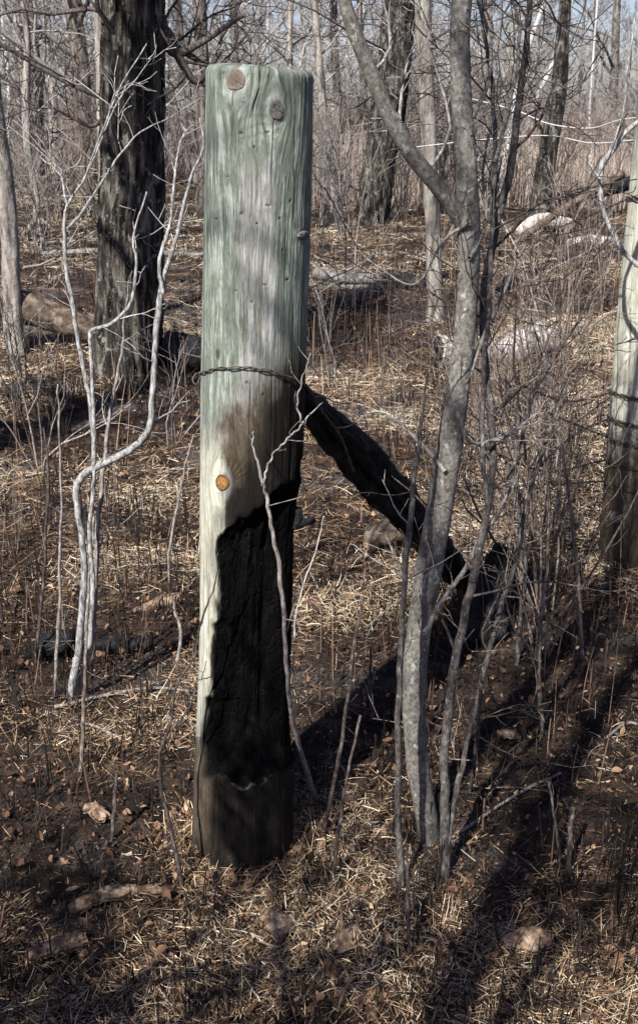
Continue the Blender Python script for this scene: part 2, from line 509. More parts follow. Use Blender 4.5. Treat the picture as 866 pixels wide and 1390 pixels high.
# burnt stubble: short dark upright stems in tussocks
tb = TB()
nc = 5200
cx, cy = scatter(nc, 1.4, 30, 1.1, .40)
kk = rng.integers(3, 11, nc)
x = np.repeat(cx, kk); y = np.repeat(cy, kk); N = len(x)
hs = np.repeat(U(nc, .6, 1.3), kk) * (1 + .5 * n3(x, y, 3))
spd = np.clip(y / 3, .8, 3) ** .5
x = x + rng.normal(0, .022, N) * spd; y = y + rng.normal(0, .022, N) * spd
ribbons(tb, x, y, gz(x, y) - .01, U(N, .04, .15) * hs * spd ** .6, U(N, .002, .0045) * spd, U(N, 0, 6.28), rng.normal(1.35, .22, N), rng.normal(0, .3, N), rng.normal(0, .3, N), np.clip(rng.normal(.42, .26, N), 0, 1), 3, .6)
tag(tb.build('burnt_stubble', M['stub']), 'short blackened grass stubble standing in tufts all over the ground', 'stubble', kind='stuff')

# taller thin dry stalks, thicker on the right and in the middle distance
tb = TB()
N = 5600
x, y = scatter(N, 2.4, 34, 1.1, .40)
keep = rng.random(N) < np.clip(.30 + .5 * (x / (y * .3)) * .6 + .35 * n3(x * .9, y * .9, 8) + .25 * (y > 5), .04, 1)
x, y = x[keep], y[keep]; N = len(x)
spd = np.clip(y / 4, .9, 3) ** .5
ribbons(tb, x, y, gz(x, y) - .01, U(N, .14, .48) * np.clip(y / 5, .6, 1.5), U(N, .0016, .0036) * spd, U(N, 0, 6.28), rng.normal(1.4, .2, N), rng.normal(0, .35, N), rng.normal(0, .3, N), np.clip(rng.normal(.42, .25, N), 0, 1), 4, .5)
tag(tb.build('dry_stalks', M['stalk']), 'thin dry standing stalks scattered over the burnt ground', 'stalks', kind='stuff')

# reed field behind on the right, and rough grass behind on the left
tb = TB()
N = 60000
y = U(N, 19, 75); x = U(N, -.1, .55) * y * 1.0
x2, y2 = U(20000, -.55, -.05), U(20000, 26, 75); x = np.concatenate([x, x2 * y2]); y = np.concatenate([y, y2]); N = len(x)
keep = n3(x * .2, y * .2, 3) + .5 * n3(x * .7, y * .7, 2) + .05 * (y - 22) > -.15
x, y = x[keep], y[keep]; N = len(x)
ribbons(tb, x, y, gz(x, y), U(N, .35, 1.3) * (1 + .5 * n3(x * .35, y * .35, 31)), U(N, .008, .02), U(N, 0, 6.28), rng.normal(1.42, .15, N), rng.normal(0, .4, N), rng.normal(0, .3, N), np.clip(rng.normal(.5, .25, N), 0, 1), 3, .3)
tag(tb.build('reed_field', M['reed']), 'tan dry reeds standing across the open marsh behind the trees', 'reeds', kind='stuff')


# ------------------------------------------------------------------ posts
def poly_sd(px, py, poly):
    """signed distance (inside positive) to a polygon"""
    poly = np.asarray(poly, float)
    d = np.full(px.shape, 1e9); ins = np.zeros(px.shape, bool)
    for (ax, ay), (bx, by) in zip(poly, np.roll(poly, -1, 0)):
        ex, ey = bx - ax, by - ay
        t = np.clip(((px - ax) * ex + (py - ay) * ey) / (ex * ex + ey * ey + 1e-9), 0, 1)
        d = np.minimum(d, np.hypot(px - ax - t * ex, py - ay - t * ey))
        c = ((ay > py) != (by > py)) & (px < (bx - ax) * (py - ay) / (by - ay + 1e-12) + ax)
        ins ^= c
    return np.where(ins, d, -d)


def line_d(px, py, pts):
    d = np.full(px.shape, 1e9)
    for (ax, ay), (bx, by) in zip(pts[:-1], pts[1:]):
        ex, ey = bx - ax, by - ay
        t = np.clip(((px - ax) * ex + (py - ay) * ey) / (ex * ex + ey * ey + 1e-9), 0, 1)
        d = np.minimum(d, np.hypot(px - ax - t * ex, py - ay - t * ey))
    return d


def sstep(a, b, x):
    t = np.clip((x - a) / (b - a), 0, 1)
    return t * t * (3 - 2 * t)


class Post:
    """a tapering weathered pole; A, B: base and top of its axis; profile: (z, radius)"""
    def __init__(self, A, B, zr, nz, nth, tilt):
        self.A, self.B = np.array(A, float), np.array(B, float)
        self.H = self.B[2]
        self.zr = zr
        th = np.linspace(-math.pi, math.pi, nth, endpoint=False)      # 0 faces the camera, + to the right
        z = np.concatenate([np.linspace(-.12, self.H - .012, nz), self.H - .012 + .012 * np.sin(np.linspace(0, 1, 9)[1:] * math.pi / 2)])
        self.TH, self.Z = np.meshgrid(th, z)
        self.nth, self.nzz = nth, len(z)
        self.Rb = np.interp(z, [a for a, _ in zr], [b for _, b in zr])[:, None] * np.ones((1, nth))
        k = np.clip((z - (self.H - .012)) / .012, 0, 1)
        self.edge = (.009 * (1 - np.sqrt(np.clip(1 - k ** 2, 0, 1))))[:, None]
        wob = .0060 * n3(np.cos(self.TH) * 1.3, np.sin(self.TH) * 1.3, self.Z * 2.2 + A[0] * 7) + .0012 * n3(np.cos(self.TH) * 5, np.sin(self.TH) * 5, self.Z * 3)
        self.Rr = self.Rb + wob
        self.tilt = tilt

    def axis(self, z):
        t = (z - self.A[2]) / (self.B[2] - self.A[2])
        return self.A + (self.B - self.A) * np.asarray(t)[..., None]

    def pos(self, th, z, r):
        th = np.asarray(th, float); z = np.asarray(z, float)
        p = self.axis(z)
        q = p + np.stack([np.sin(th) * r, -np.cos(th) * r, np.zeros_like(th)], -1)
        zt = np.clip((z - (self.H - .3)) / .3, 0, 1)
        q[..., 2] += self.tilt * np.sin(th) * zt
        return q

    def rad(self, z): return np.interp(z, [a for a, _ in self.zr], [b for _, b in self.zr])

    def locate(self, px, py):
        """angle and height of the surface point seen at a photo pixel"""
        th, z = 0.0, 1.0
        for _ in range(25):
            r = self.rad(z)
            p = at(px, py, self.axis(np.array(z))[1] - r * math.cos(th))
            z = float(p[2]); ax = self.axis(np.array(z))
            th = math.asin(max(-.98, min(.98, (p[0] - ax[0]) / self.rad(z))))
        return th, z

    def pixels(self):
        """photo coordinates over the unrolled surface (continued evenly round the back)"""
        P = self.pos(self.TH, self.Z, self.Rb)
        px, py = proj(P)
        ax = self.axis(self.Z)
        cxp, _ = proj(ax)
        hwp = self.Rb * F / ((ax[..., 1]) * CP + (CAMH - self.Z) * SP)
        over = np.clip(np.abs(self.TH) - math.pi / 2, 0, None)
        ext = cxp + np.sign(self.TH) * hwp * (1 + over)
        return np.where(over > 0, ext, px), py

    def build(self, mat, parent, uvg, extra):
        V = self.pos(self.TH, self.Z, self.Rr - self.edge)
        nz, nt = self.nzz, self.nth
        tb = TB()
        top = []
        lastr = (self.Rr - self.edge)[-1]
        for q, fr in enumerate((.9, .75, .5, .25)):
            thl = self.TH[-1]
            pp = self.pos(thl, np.full(nt, self.H), lastr * fr)
            pp[:, 2] += .002 + .0025 * n3(pp[:, 0] * 60, pp[:, 1] * 60, 3)
            top.append(pp)
        allv = np.concatenate([V.reshape(-1, 3)] + top)
        rows = nz + len(top)
        i = np.arange(rows - 1)[:, None] * nt; j = np.arange(nt)[None, :]; jn = (j + 1) % nt
        quads = np.stack([i + j, i + jn, i + nt + jn, i + nt + j], -1).reshape(-1, 4)
        capf = ((rows - 1) * nt + np.arange(nt))[None, :]
        tb.add(allv, [quads, capf], .5)
        ex = {k: np.concatenate([v.ravel(), np.zeros(nt * len(top)) + (v[-1].mean() if k != 'top' else 1)]) for k, v in extra.items()}
        g = np.concatenate([uvg.ravel(), np.tile(uvg[-1], len(top))])
        zz = np.concatenate([self.Z.ravel(), np.full(nt * len(top), self.H)])
        ex['gu'] = g; ex['gz'] = zz
        return tb.build('timber', mat, parent, True, ex)


def wood_mat(name, green_hi, grey, olive, pale):
    n = NT(name)
    gu, gzz = n.attr('gu'), n.attr('gz')

    def gv(su, sz):
        c = n.new('CombineXYZ'); n.put(c.inputs[0], n.math('MULTIPLY', gu, su)); n.put(c.inputs[1], n.math('MULTIPLY', gzz, sz))
        return c.outputs[0]
    fine = n.noise(gv(330, 20), 1, 5, .78)
    hair = n.noise(gv(170, 1.6), 1, 3, .6)
    hair2 = n.noise(gv(260, 3.0), 1, 2, .5)
    mid = n.noise(gv(105, 6.0), 1, 7, .74, .4)
    broad = n.noise(gv(30, 2.2), 1, 4, .6)
    blot = n.noise(gv(26, 13), 1, 7, .72)
    mott = n.noise(gv(90, 45), 1, 5, .7)
    green = n.attr('green')
    c5 = lambda x, k: n.math('MULTIPLY', n.math('SUBTRACT', x, .5), k)
    gf = n.math('ADD', n.math('MULTIPLY', green, .6), n.math('ADD', n.math('MULTIPLY', broad, .8), n.math('MULTIPLY', blot, .5)))
    c = n.mix(n.ramp(gf, [(.82, 0), (1.0, 1)]), grey, green_hi)
    c = n.mix(n.ramp(n.math('ADD', mid, c5(blot, .8)), [(.49, 0), (.60, .85)]), c, n.mix(n.ramp(gf, [(.8, 0), (1.05, .75)]), pale, n.mix(1., pale, (.86, .96, .83), 'MULTIPLY')))
    c = n.mix(n.ramp(n.math('ADD', blot, c5(mid, -.9)), [(.51, 0), (.64, .7)]), c, n.mix(1., c, (.62, .63, .56), 'MULTIPLY'))
    c = n.mix(n.ramp(n.math('ADD', mott, c5(blot, -.6)), [(.56, 0), (.66, .5)]), c, n.mix(1., c, (.62, .60, .54), 'MULTIPLY'))
    c = n.mix(n.attr('cream'), c, n.ramp(n.math('ADD', mid, c5(blot, .5)), [(.36, (.30, .29, .205)), (.50, (.46, .445, .355)), (.64, (.60, .585, .50))]))
    c = n.mix(n.ramp(n.math('ADD', n.attr('stain'), n.math('ADD', c5(blot, 1.1), c5(mid, 1.1))), [(.28, 0), (.62, .92)]), c, n.mix(n.ramp(n.math('ADD', broad, c5(mott, .8)), [(.4, 0), (.6, 1)]), olive, n.mix(1., olive, (.55, .44, .36), 'MULTIPLY')))
    c = n.mix(n.ramp(fine, [(.40, .9), (.52, 0)]), c, n.mix(1., c, (.50, .49, .44), 'MULTIPLY'))
    c = n.mix(n.ramp(hair, [(.24, .9), (.29, 0)]), c, n.mix(1., c, (.22, .21, .18), 'MULTIPLY'))
    c = n.mix(n.ramp(hair2, [(.26, .8), (.33, 0)]), c, n.mix(1., c, (.35, .34, .3), 'MULTIPLY'))
    c = n.mix(n.ramp(n.attr('ring'), [(.0, 0), (1, .75)]), c, n.mix(1., c, (.30, .32, .24), 'MULTIPLY'))
    smoke = n.math('ADD', n.attr('smoke'), n.math('MULTIPLY', n.math('MULTIPLY', n.math('SUBTRACT', mid, .5), .9), n.ramp(n.attr('smoke'), [(0, 0), (.3, 1)])))
    c = n.mix(n.ramp(smoke, [(.05, 0), (.45, .88), (1, .98)]), c, n.ramp(n.math('ADD', blot, n.math('MULTIPLY', n.math('SUBTRACT', mid, .5), .8)), [(.38, (.003, .0025, .0022)), (.55, (.0075, .006, .0047)), (.70, (.026, .0195, .014))]))
    c = n.mix(n.math('MULTIPLY', n.attr('knotty'), .45), c, pale)
    c = n.mix(n.attr('crack'), c, (.03, .028, .024))  # shade inside the cracks and dents painted as dark colour
    # charcoal with its blocky cracks
    oc = n.coord('Object', (1, 1, .50))
    vo = n.voro(n.mix(.035, oc, n.new('TexNoise').outputs['Color']), 50)
    vo2 = n.voro(n.coord('Object', (1.3, 1.3, 1)), 120)
    blockc = n.ramp(n.math('ADD', n.noise(oc, 20, 5, .7), c5(mid, .5)), [(.35, (.0010, .0010, .0011)), (.56, (.0026, .0026, .0028)), (.68, (.0075, .0076, .0074)), (.80, (.020, .020, .019))])
    ch = n.ramp(n.math('ADD', n.attr('char'), n.math('ADD', c5(mott, .7), c5(mid, .8))), [(.16, 0), (.66, 1)])
    c = n.mix(ch, c, blockc)
    c = n.mix(n.attr('lip'), c, (.20, .19, .17))
    hgt = n.mix(ch, n.math('ADD', n.math('MULTIPLY', fine, 1.0), n.math('MULTIPLY', mid, 1.5)), n.math('ADD', n.math('MULTIPLY', n.math('MULTIPLY', n.ramp(vo, [(0, 0), (.10, 1)]), n.ramp(blot, [(.40, .1), (.62, 1.5)])), 1.2), n.math('ADD', n.math('MULTIPLY', vo2, .8), n.math('MULTIPLY', mid, 1.6))))
    rgh = n.mix(ch, (.85, .85, .85), (.75, .75, .75))
    return n.finish(c, rgh, hgt, .9, .0022, n.math('SUBTRACT', .15, n.math('MULTIPLY', ch, .11)))


WOOD = wood_mat('weathered_treated_wood', (.156, .178, .144), (.238, .238, .216), (.076, .057, .036), (.385, .387, .375))
n = NT('knot_wood')
co = n.coord('Object')
kw = n.noise(co, 160, 4)
rad_ = n.attr('tint')
M['knot_tan'] = n.finish(n.mix(n.ramp(n.math('SINE', n.math('ADD', n.math('MULTIPLY', rad_, 22.), n.math('MULTIPLY', n.noise(co, 60, 3), 14.))), [(.2, 0), (.9, .35)]), n.mix(n.ramp(n.math('ADD', rad_, n.math('MULTIPLY', n.math('SUBTRACT', kw, .5), .7)), [(.5, 0), (1, 1)]), (.135, .102, .074), (.20, .172, .135)), (.085, .062, .045)), .8, kw, .6, .002)
n = NT('knot_grey'); kw = n.noise(n.coord('Object'), 220, 4)
M['knot_grey'] = n.finish(n.ramp(kw, [(.3, (.065, .06, .055)), (.7, (.15, .138, .125))]), .85, kw, .7, .002)
n = NT('knot_orange'); kw = n.noise(n.coord('Object'), 200, 4); rad_ = n.attr('tint')
M['knot_orange'] = n.finish(n.mix(n.ramp(n.math('ADD', rad_, n.math('MULTIPLY', n.math('SUBTRACT', kw, .5), .5)), [(.55, 0), (.97, 1)]), n.mix(n.ramp(n.math('SINE', n.math('ADD', n.math('MULTIPLY', rad_, 26.), n.math('MULTIPLY', n.noise(n.coord('Object'), 60, 3), 14.))), [(.2, 0), (.9, .5)]), n.ramp(kw, [(.35, (.20, .085, .022)), (.65, (.33, .165, .055))]), (.14, .06, .02)), (.06, .032, .014)), .6, kw, .6, .002)


def knot(post, px, py, rx, ry, mat, parent, raise_=.002, sink=0.0):
    """round end of a branch in the side of the post: a slightly domed plug that follows the surface"""
    th0, z0 = post.locate(px, py)
    r0 = post.rad(z0)
    k = ppm(post.axis(np.array(z0))[1] - r0, z0)
    ax, az = rx / k / max(.35, math.cos(th0)), ry / k
    V, T = [], []
    m = 90
    rings = [1.04, 1.0, .93, .8, .6, .4, .2, .03]
    for q, f in enumerate(rings):
        a = np.linspace(0, 2 * math.pi, m, endpoint=False)
        wv = 1 + .05 * np.sin(a * 2 + px) + .035 * np.sin(a * 3 + py) + .012 * np.sin(a * 7 + px)
        dome = -.004 if q == 0 else raise_ * (.4 + .6 * math.sqrt(max(0, 1 - f * f))) - sink * (1 - f)
        ck = np.exp(-((np.mod(a - px * .7, math.pi) - 1.2 + .25 * f) / .07) ** 2) + .7 * np.exp(-((np.mod(a - py, 2 * math.pi) - 2.4) / .08) ** 2)
        dome = dome + (0 if q == 0 else .0006 * np.sin(f * 23 + 2 * np.sin(a * 2 + py)) - .0035 * ck * (f > .15) * (f < .97))
        V.append(post.pos(th0 + ax * f * wv * np.cos(a) / r0, z0 + az * f * wv * np.sin(a), r0 + dome + .0015))
        T.append(np.full(m, min(1, f)))
    V = np.concatenate(V)
    i = np.arange(len(rings) - 1)[:, None] * m; j = np.arange(m)[None, :]
    tb = TB()
    tb.add(V, [np.stack([i + j, i + (j + 1) % m, i + m + (j + 1) % m, i + m + j], -1).reshape(-1, 4), ((len(rings) - 1) * m + np.arange(m))[None, :]], np.concatenate(T))
    return tb.build('knot', mat, parent)


# --- the main post
Yf = dist(1182)
rb = .5 * 137 / ppm(Yf, .05)
Yc = Yf + rb
A = at(331, 1172, Yc); A[2] = 0
Htop = float(at(353, 93, Yc)[2])
B = at(353, 93, Yc)
zr = [(-.2, rb)]
for py, wd in ((1150, 137), (900, 135), (700, 137), (500, 139), (300, 141), (130, 141)):
    z_ = float(at(340, py, Yc)[2]); zr.append((z_, .5 * wd / ppm(Yc - .02, z_)))
zr.append((Htop, zr[-1][1]))
root = thing('wooden_post', 'thick greenish weathered post with its lower half burnt black, standing in the middle', 'post', (A[0], A[1], 0))
P = Post(A, B, zr, 880, 520, -.006)
PX, PY = P.pixels()
S = P.TH * P.Rb
KN = [(320, 110, 13.5, 13.5), (375, 148, 9.5, 12), (302, 655, 10, 12)]
KL = [P.locate(a, b) for a, b, _, _ in KN]
gu = S.copy()
ring = np.zeros_like(S); knotty = np.zeros_like(S)
for (th, z), (a, b, rx, ry) in zip(KL, KN):
    r0 = P.rad(z); rr = ry / ppm(Yc - r0, z) * 1.5
    du, dz = S - th * r0, (P.Z - z) * .55
    q2 = du ** 2 + dz ** 2
    gu -= du * np.minimum(rr ** 2 / (q2 + 1e-9), .93)
    knotty = np.maximum(knotty, .6 * np.exp(-((np.sqrt(q2) - rr * .62) / (rr * .20)) ** 2))
# fan of dark growth lines right of the orange knot, cathedral grain between the upper knots
jx = n3(PX * .05, PY * .05, 2)
ax_, ay_ = PX - 306, PY - 657
fan_r = np.hypot(ax_, ay_)
ang = np.arctan2(ay_, np.abs(ax_) + 1e-6)
wave = .5 + .5 * np.sin(ang * 26 + fan_r * .02 + jx * 1.2)
ring = np.maximum(ring, wave * sstep(11, 17, fan_r) * (1 - sstep(26, 48, fan_r)) * (ax_ > 0) * sstep(.2, .5, np.abs(ang)))
hx, hy = PX - 349, PY - 205
cath = np.sin((hy * .55 + np.abs(hx + 4 * jx) * .42 * np.sign(hy + 12) - 5 * np.exp(-(hx / 14) ** 2)) * .9 + 2.2 * n3(PX * .04, PY * .04, 7))
ring = np.maximum(ring, .55 * sstep(.1, .9, cath) * np.exp(-(hx / 26) ** 2) * np.exp(-((PY - 178) / 30) ** 2))
# long checks and small nail dents
cracks = [([(353, 84), (352, 119), (345, 139), (341, 160)], 1.1, .007), ([(367, 92), (365, 119), (361, 137)], .6, .003),
          ([(316, 124), (316, 144)], .8, .004), ([(372, 160), (370, 220), (369, 277)], .7, .004),
          ([(327, 192), (321, 233), (320, 330), (320, 396), (318, 470)], .6, .003), ([(401, 157), (401, 230), (402, 312)], .6, .003),
          ([(331, 398), (332, 450)], .7, .003), ([(339, 520), (339, 600)], .9, .005), ([(369, 506), (370, 560), (368, 626)], .9, .005),
          ([(333, 295), (333, 370)], .5, .002), ([(390, 240), (388, 420)], .5, .002), ([(352, 420), (351, 498)], .5, .002), ([(300, 120), (298, 260)], .5, .002),
          ([(302, 668), (303, 700), (305, 716)], 1.0, .005), ([(300, 642), (301, 620)], .8, .004), ([(310, 330), (309, 480)], .4, .0015), ([(382, 300), (379, 480)], .4, .0015),
          ([(294, 1040), (293, 1090), (289, 1140), (281, 1182)], 1.5, .010), ([(321, 1066), (321, 1120)], .9, .005), ([(345, 1100), (344, 1150)], .7, .003)]
crack = np.zeros_like(S)
wj = 1.1 * n3(PX * .12, PY * .035, 4)
for pts, wd, dp in cracks:
    d = line_d(PX + wj, PY, pts)
    k = np.clip(1.15 - d / (wd * .95), 0, 1) * np.clip(.75 + .6 * n3(PX * .2, PY * .03, 21), .15, 1)
    P.Rr -= dp * .8 * k; crack = np.maximum(crack, .95 * k)
for (a, b, w_, h_) in ((327, 181, 4, 2.2), (364, 180, 4.5, 2), (345, 200, 2, 2), (365.5, 279.5, 5.5, 1.3), (327, 290, 3, 2.5), (296, 297, 2.6, 1.4), (349, 304, 2.6, 2), (381, 297, 2.5, 2), (396, 273, 2, 2),
                       (320, 395, 2.6, 1.6), (342, 410, 2.2, 2), (360, 387, 5, 1.3), (392, 380, 2.2, 2), (310, 240, 2, 1.4), (385, 340, 2, 1.4), (335, 520, 3, 2.4), (358, 536, 2.8, 2.4)):
    k = np.clip(1.3 - np.hypot((PX - a) / w_ / .85, (PY - b) / h_ / .85), 0, 1)
    P.Rr -= .003 * k; crack = np.maximum(crack, .75 * k)
# raised fibres
P.Rr += .0008 * n3(gu * 170, P.Z * 5, 1) + .0005 * n3(gu * 330, P.Z * 14, 6) + .0011 * n3(gu * 45, P.Z * 9, 9)
# burnt hollow
poly = [(305, 718), (294, 734), (295, 767), (297, 791), (297, 841), (289, 847), (289, 900), (289, 944), (281, 950), (278, 1003), (283, 1051), (309, 1056), (321, 1064), (333, 1069), (354, 1057), (366, 1046),
        (383, 1046), (392, 1036), (420, 1034), (470, 1030), (480, 690), (440, 600), (412, 610), (398, 650), (372, 668), (352, 690), (330, 700)]
sd_ = poly_sd(PX + 3.0 * n3(PX * .11, PY * .035, 5) + 1.5 * n3(PX * .4, PY * .12, 8), PY + 4 * n3(PX * .12, PY * .1, 11), poly)
back = 1 - sstep(1.9, 2.6, np.abs(P.TH))
char = np.clip(.5 + sd_ / np.where((PX < 312) & (PY > 700), 8, 20), 0, 1)
depth = sstep(0, 26, sd_) * .026 + sstep(30, 70, sd_) * .012
depth += sstep(0, 5, sd_) * .006
blk = n3(S * 50, P.Z * 14, 3) * .004 + n3(S * 130, P.Z * 60, 6) * .0012
depth *= 1 - .65 * sstep(.55, 1.2, P.TH)
P.Rr -= depth * back + np.where(sd_ > 2, blk, 0)
for (a, b, rx, ry) in KN + [(411, 319, 6, 6)]:
    k = 1 - sstep(1.05, 1.9, np.hypot((PX - a) / rx, (PY - b) / ry))
    P.Rr = P.Rr * (1 - k) + P.Rb * k
# the rest of an old ledge in the hollow, a charred spur at its right
P.Rr += .012 * np.exp(-((PX - 345) / 26) ** 2 - ((PY - 1035) / 16) ** 2)
smoke = np.maximum(sstep(-150, -10, sd_) ** .85 * sstep(300, 372, PX + .30 * (PY - 640) + 8 * n3(PX * .08, PY * .03, 3)) * (1 - sstep(715, 830, PY)), 0)
smoke = np.maximum(smoke, .95 * sstep(-62, -6, sd_) * (1 - sstep(700, 790, PY)) * sstep(300, 312, PX))
smoke = np.maximum(smoke, sstep(1035, 1070, PY) * sstep(276, 300, PX + 5 * jx) * (.97 - .25 * sstep(1090, 1180, PY)))
smoke = np.maximum(smoke, sstep(1100, 1185, PY) * .55)
smoke = np.maximum(smoke, np.exp(-np.clip(-sd_, 0, None) / (3.0 + 5 * sstep(900, 1050, PY))) * .85)
stain = sstep(430, 600, PY + 1.1 * (PX - 345)) * .62 * (1 - .7 * (1 - sstep(275, 300, PX)) * (PY < 1000)) + .25 * sstep(520, 640, PY)
stain = np.maximum(stain, .95 * np.exp(-((PX - 297) / 3.5) ** 2 - ((PY - 480) / 9) ** 2))
cream = sstep(560, 640, PY) * (1 - sstep(880, 1130, PY)) * (1 - sstep(300, 318, PX + 4 * jx)) * .9
stain = stain * (1 - .8 * cream)
stain = np.maximum(stain, sstep(860, 1140, PY) * .6)
green = .62 + .3 * np.exp(-((PX - 287) / 10) ** 2) + .25 * sstep(378, 400, PX) - .75 * np.exp(-((PX - 352) / 22) ** 2) * sstep(200, 300, PY) - .25 * sstep(430, 620, PY) + .3 * (1 - sstep(120, 200, PY))
lipn = n3(PX * .2, PY * .2, 15)
lip = np.exp(-((sd_ + 1.5) / 1.8) ** 2) * sstep(1040, 1056, PY) * (PX > 305) * (PX < 392) * np.clip(.1 + lipn * 1.4, 0, 1) * .55
P.build(WOOD, root, gu, {'green': green, 'stain': np.clip(stain, 0, 1), 'smoke': np.clip(smoke, 0, 1), 'char': char, 'ring': np.clip(ring, 0, 1), 'knotty': knotty, 'crack': crack, 'lip': lip, 'cream': cream})
o = knot(P, 320, 110, 13, 13, M['knot_tan'], root, .0006); o['label'] = 'large tan knot near the top of the post'
o = knot(P, 375, 148, 9.5, 12, M['knot_grey'], root, .0004, .002); o['label'] = 'grey oval knot near the top of the post'
o = knot(P, 302, 655, 9.5, 11.5, M['knot_orange'], root, .0008); o['label'] = 'bright orange knot above the burnt hollow'
o = knot(P, 411, 319, 6, 6, M['knot_grey'], root, .006); o['label'] = 'knot stub sticking out of the right edge'
# charred splinter left hanging beside the hollow
tb = TB(); q, rr = path([(404, 690, 15), (402, 706, 15), (397, 716, 12), (392, 724, 4)], Yc - .01, 4)
tb.tube(q, rr, 9, .25, 60); tb.build('charred_splinter', M['char'], root)

# --- the post at the right edge
Yr = dist(778) + .12
A2 = at(855, 770, Yr); A2[2] = 0
B2 = A2 + np.array([-.02, 0, 1.74])
root2 = thing('wooden_post', 'pale green post partly cut off by the right edge, with several wires tied round it', 'post', (A2[0], A2[1], 0))
P2 = Post(A2, B2, [(-.2, .122), (0, .122), (1.74, .106)], 420, 150, .004)
QX, QY = P2.pixels()
S2 = P2.TH * P2.Rb
sm2 = sstep(720, 790, QY) * .35 + .3 * np.exp(-((QX - 835) / 14) ** 2 - ((QY - 700) / 26) ** 2)
st2 = sstep(480, 680, QY) * .75
gu2 = S2.copy(); k2 = np.zeros_like(S2)
for (a, b) in ((835, 702), (846, 470)):
    th, z = P2.locate(a, b); du, dz = S2 - th * .105, (P2.Z - z) * .5; q2 = du ** 2 + dz ** 2
    gu2 -= du * np.minimum(.022 ** 2 / (q2 + 1e-9), .93)
cr2 = np.zeros_like(S2)
for pts in ([(845, 300), (838, 500), (833, 640)], [(856, 420), (850, 700)], [(828, 600), (824, 770)]):
    k = np.clip(1.25 - line_d(QX + 1.2 * n3(QX * .1, QY * .04, 3), QY, pts) / 1.1, 0, 1); P2.Rr -= .004 * k; cr2 = np.maximum(cr2, .8 * k)
k = 1 - sstep(1.05, 1.9, np.hypot((QX - 835) / 7, (QY - 702) / 9)); P2.Rr = P2.Rr * (1 - k) + P2.Rb * k
P2.build(WOOD, root2, gu2, {'green': .35 + .25 * (1 - sstep(250, 420, QY)), 'stain': st2, 'smoke': np.clip(sm2, 0, 1), 'char': 0 * S2, 'ring': 0 * S2, 'knotty': k2, 'crack': cr2, 'lip': 0 * S2, 'cream': .85 * sstep(120, 300, QY) * (1 - sstep(560, 720, QY))})
knot(P2, 835, 702, 6, 8, M['knot_grey'], root2, .0003, .001)


# ------------------------------------------------------------------ wires
def twisted(tb, P, r=.0016, pitch=.055, gap=.0022):
    P = np.asarray(P); L = np.concatenate([[0], np.cumsum(np.linalg.norm(np.diff(P, axis=0), axis=1))])
    n_ = max(30, int(L[-1] / .006))
    s = np.linspace(0, L[-1], n_)
    Q = np.stack([np.interp(s, L, P[:, c]) for c in range(3)], -1)
    tan = np.gradient(Q, axis=0); tan /= np.linalg.norm(tan, axis=1)[:, None]
    a = np.cross(tan, [0.05, .1, 1.]); a /= np.linalg.norm(a, axis=1)[:, None]; b = np.cross(tan, a)
    for ph in (0, math.pi):
        w_ = s / pitch * 2 * math.pi + ph
        tb.tube(Q + (a * np.cos(w_)[:, None] + b * np.sin(w_)[:, None]) * gap, r, 5, cap=True, tint=.5)
    return Q


def barbs(parent, Q, every, mat, size=.014):
    for k in range(int(every / 2), len(Q) - 2, every):
        tbb = TB(); c = Q[k]; t = unit(Q[k + 1] - Q[k])
        for _ in range(2):
            d = rdir(t, R(80))
            tbb.tube(np.array([c - d * size, c, c + d * size]), [.0007, .0014, .0007], 4, tint=.5)
        tbb.build('barb', mat, parent)


# round the main post
pts = []
for th in np.linspace(-2.6, 1.75, 60):
    pyw = np.interp(math.sin(th) if abs(th) < 1.57 else math.copysign(1, th), [-1, -.6, -.1, .35, .75, 1], [506, 498, 496, 501, 512, 523])
    z = float(at(340, pyw, Yc - P.rad(1.0) * math.cos(th) * .9)[2])
    if th < -1.6: z -= .01 * (-1.6 - th)
    pts.append(P.pos(th, z, P.rad(z) + .0055))
tail = [pts[-1], at(424, 536, Yc + .03), at(440, 562, Yc + .10), at(462, 592, Yc + .16), at(480, 640, Yc + .2)]
wr = thing('fence_wire', 'dark twisted wire tied round the burnt middle post', 'wire', pts[30])
tb = TB(); Q = twisted(tb, np.vstack([pts, smooth_path(tail, 8)[1:]]), .0013, .06, .0019)
tb.build('strand', M['wire'], wr)
tb = TB(); e = P.pos(-1.5, float(at(272, 505, Yc)[2]), P.rad(1) + .006)
tb.tube(smooth_path([e + [-.004, 0, 0], e + [-.012, -.006, -.012], e + [-.004, -.014, -.02], e + [.004, -.012, -.006]], 6), .0016, 5); tb.build('tail_end', M['wire'], wr)


def wire_on_right(pyl, spec, label, mat, Y=None, barb=True):
    """a strand that comes along spec (photo points with depth) and wraps the second post"""
    z = float(at(835, pyl, Yr - .1)[2])
    loop = [P2.pos(th, z + .006 * math.sin(th * 2), P2.rad(z) + .004) for th in np.linspace(-1.5, 3.6, 40)]
    loop += [P2.pos(th, z - .004 + .009 * math.sin(th * 1.5), P2.rad(z) + .007) for th in np.linspace(3.6, 7.6, 34)]
    lead = [at(*s) for s in spec] + [loop[0]]
    o = thing('fence_wire', label, 'wire', loop[0], 'fence wires on the second post')
    tb = TB(); Q = twisted(tb, np.vstack([smooth_path(lead, 10)[:-1], loop]), .0021, .08, .0030); tb.build('strand', mat, o)
    if barb: barbs(o, Q, 22, mat)


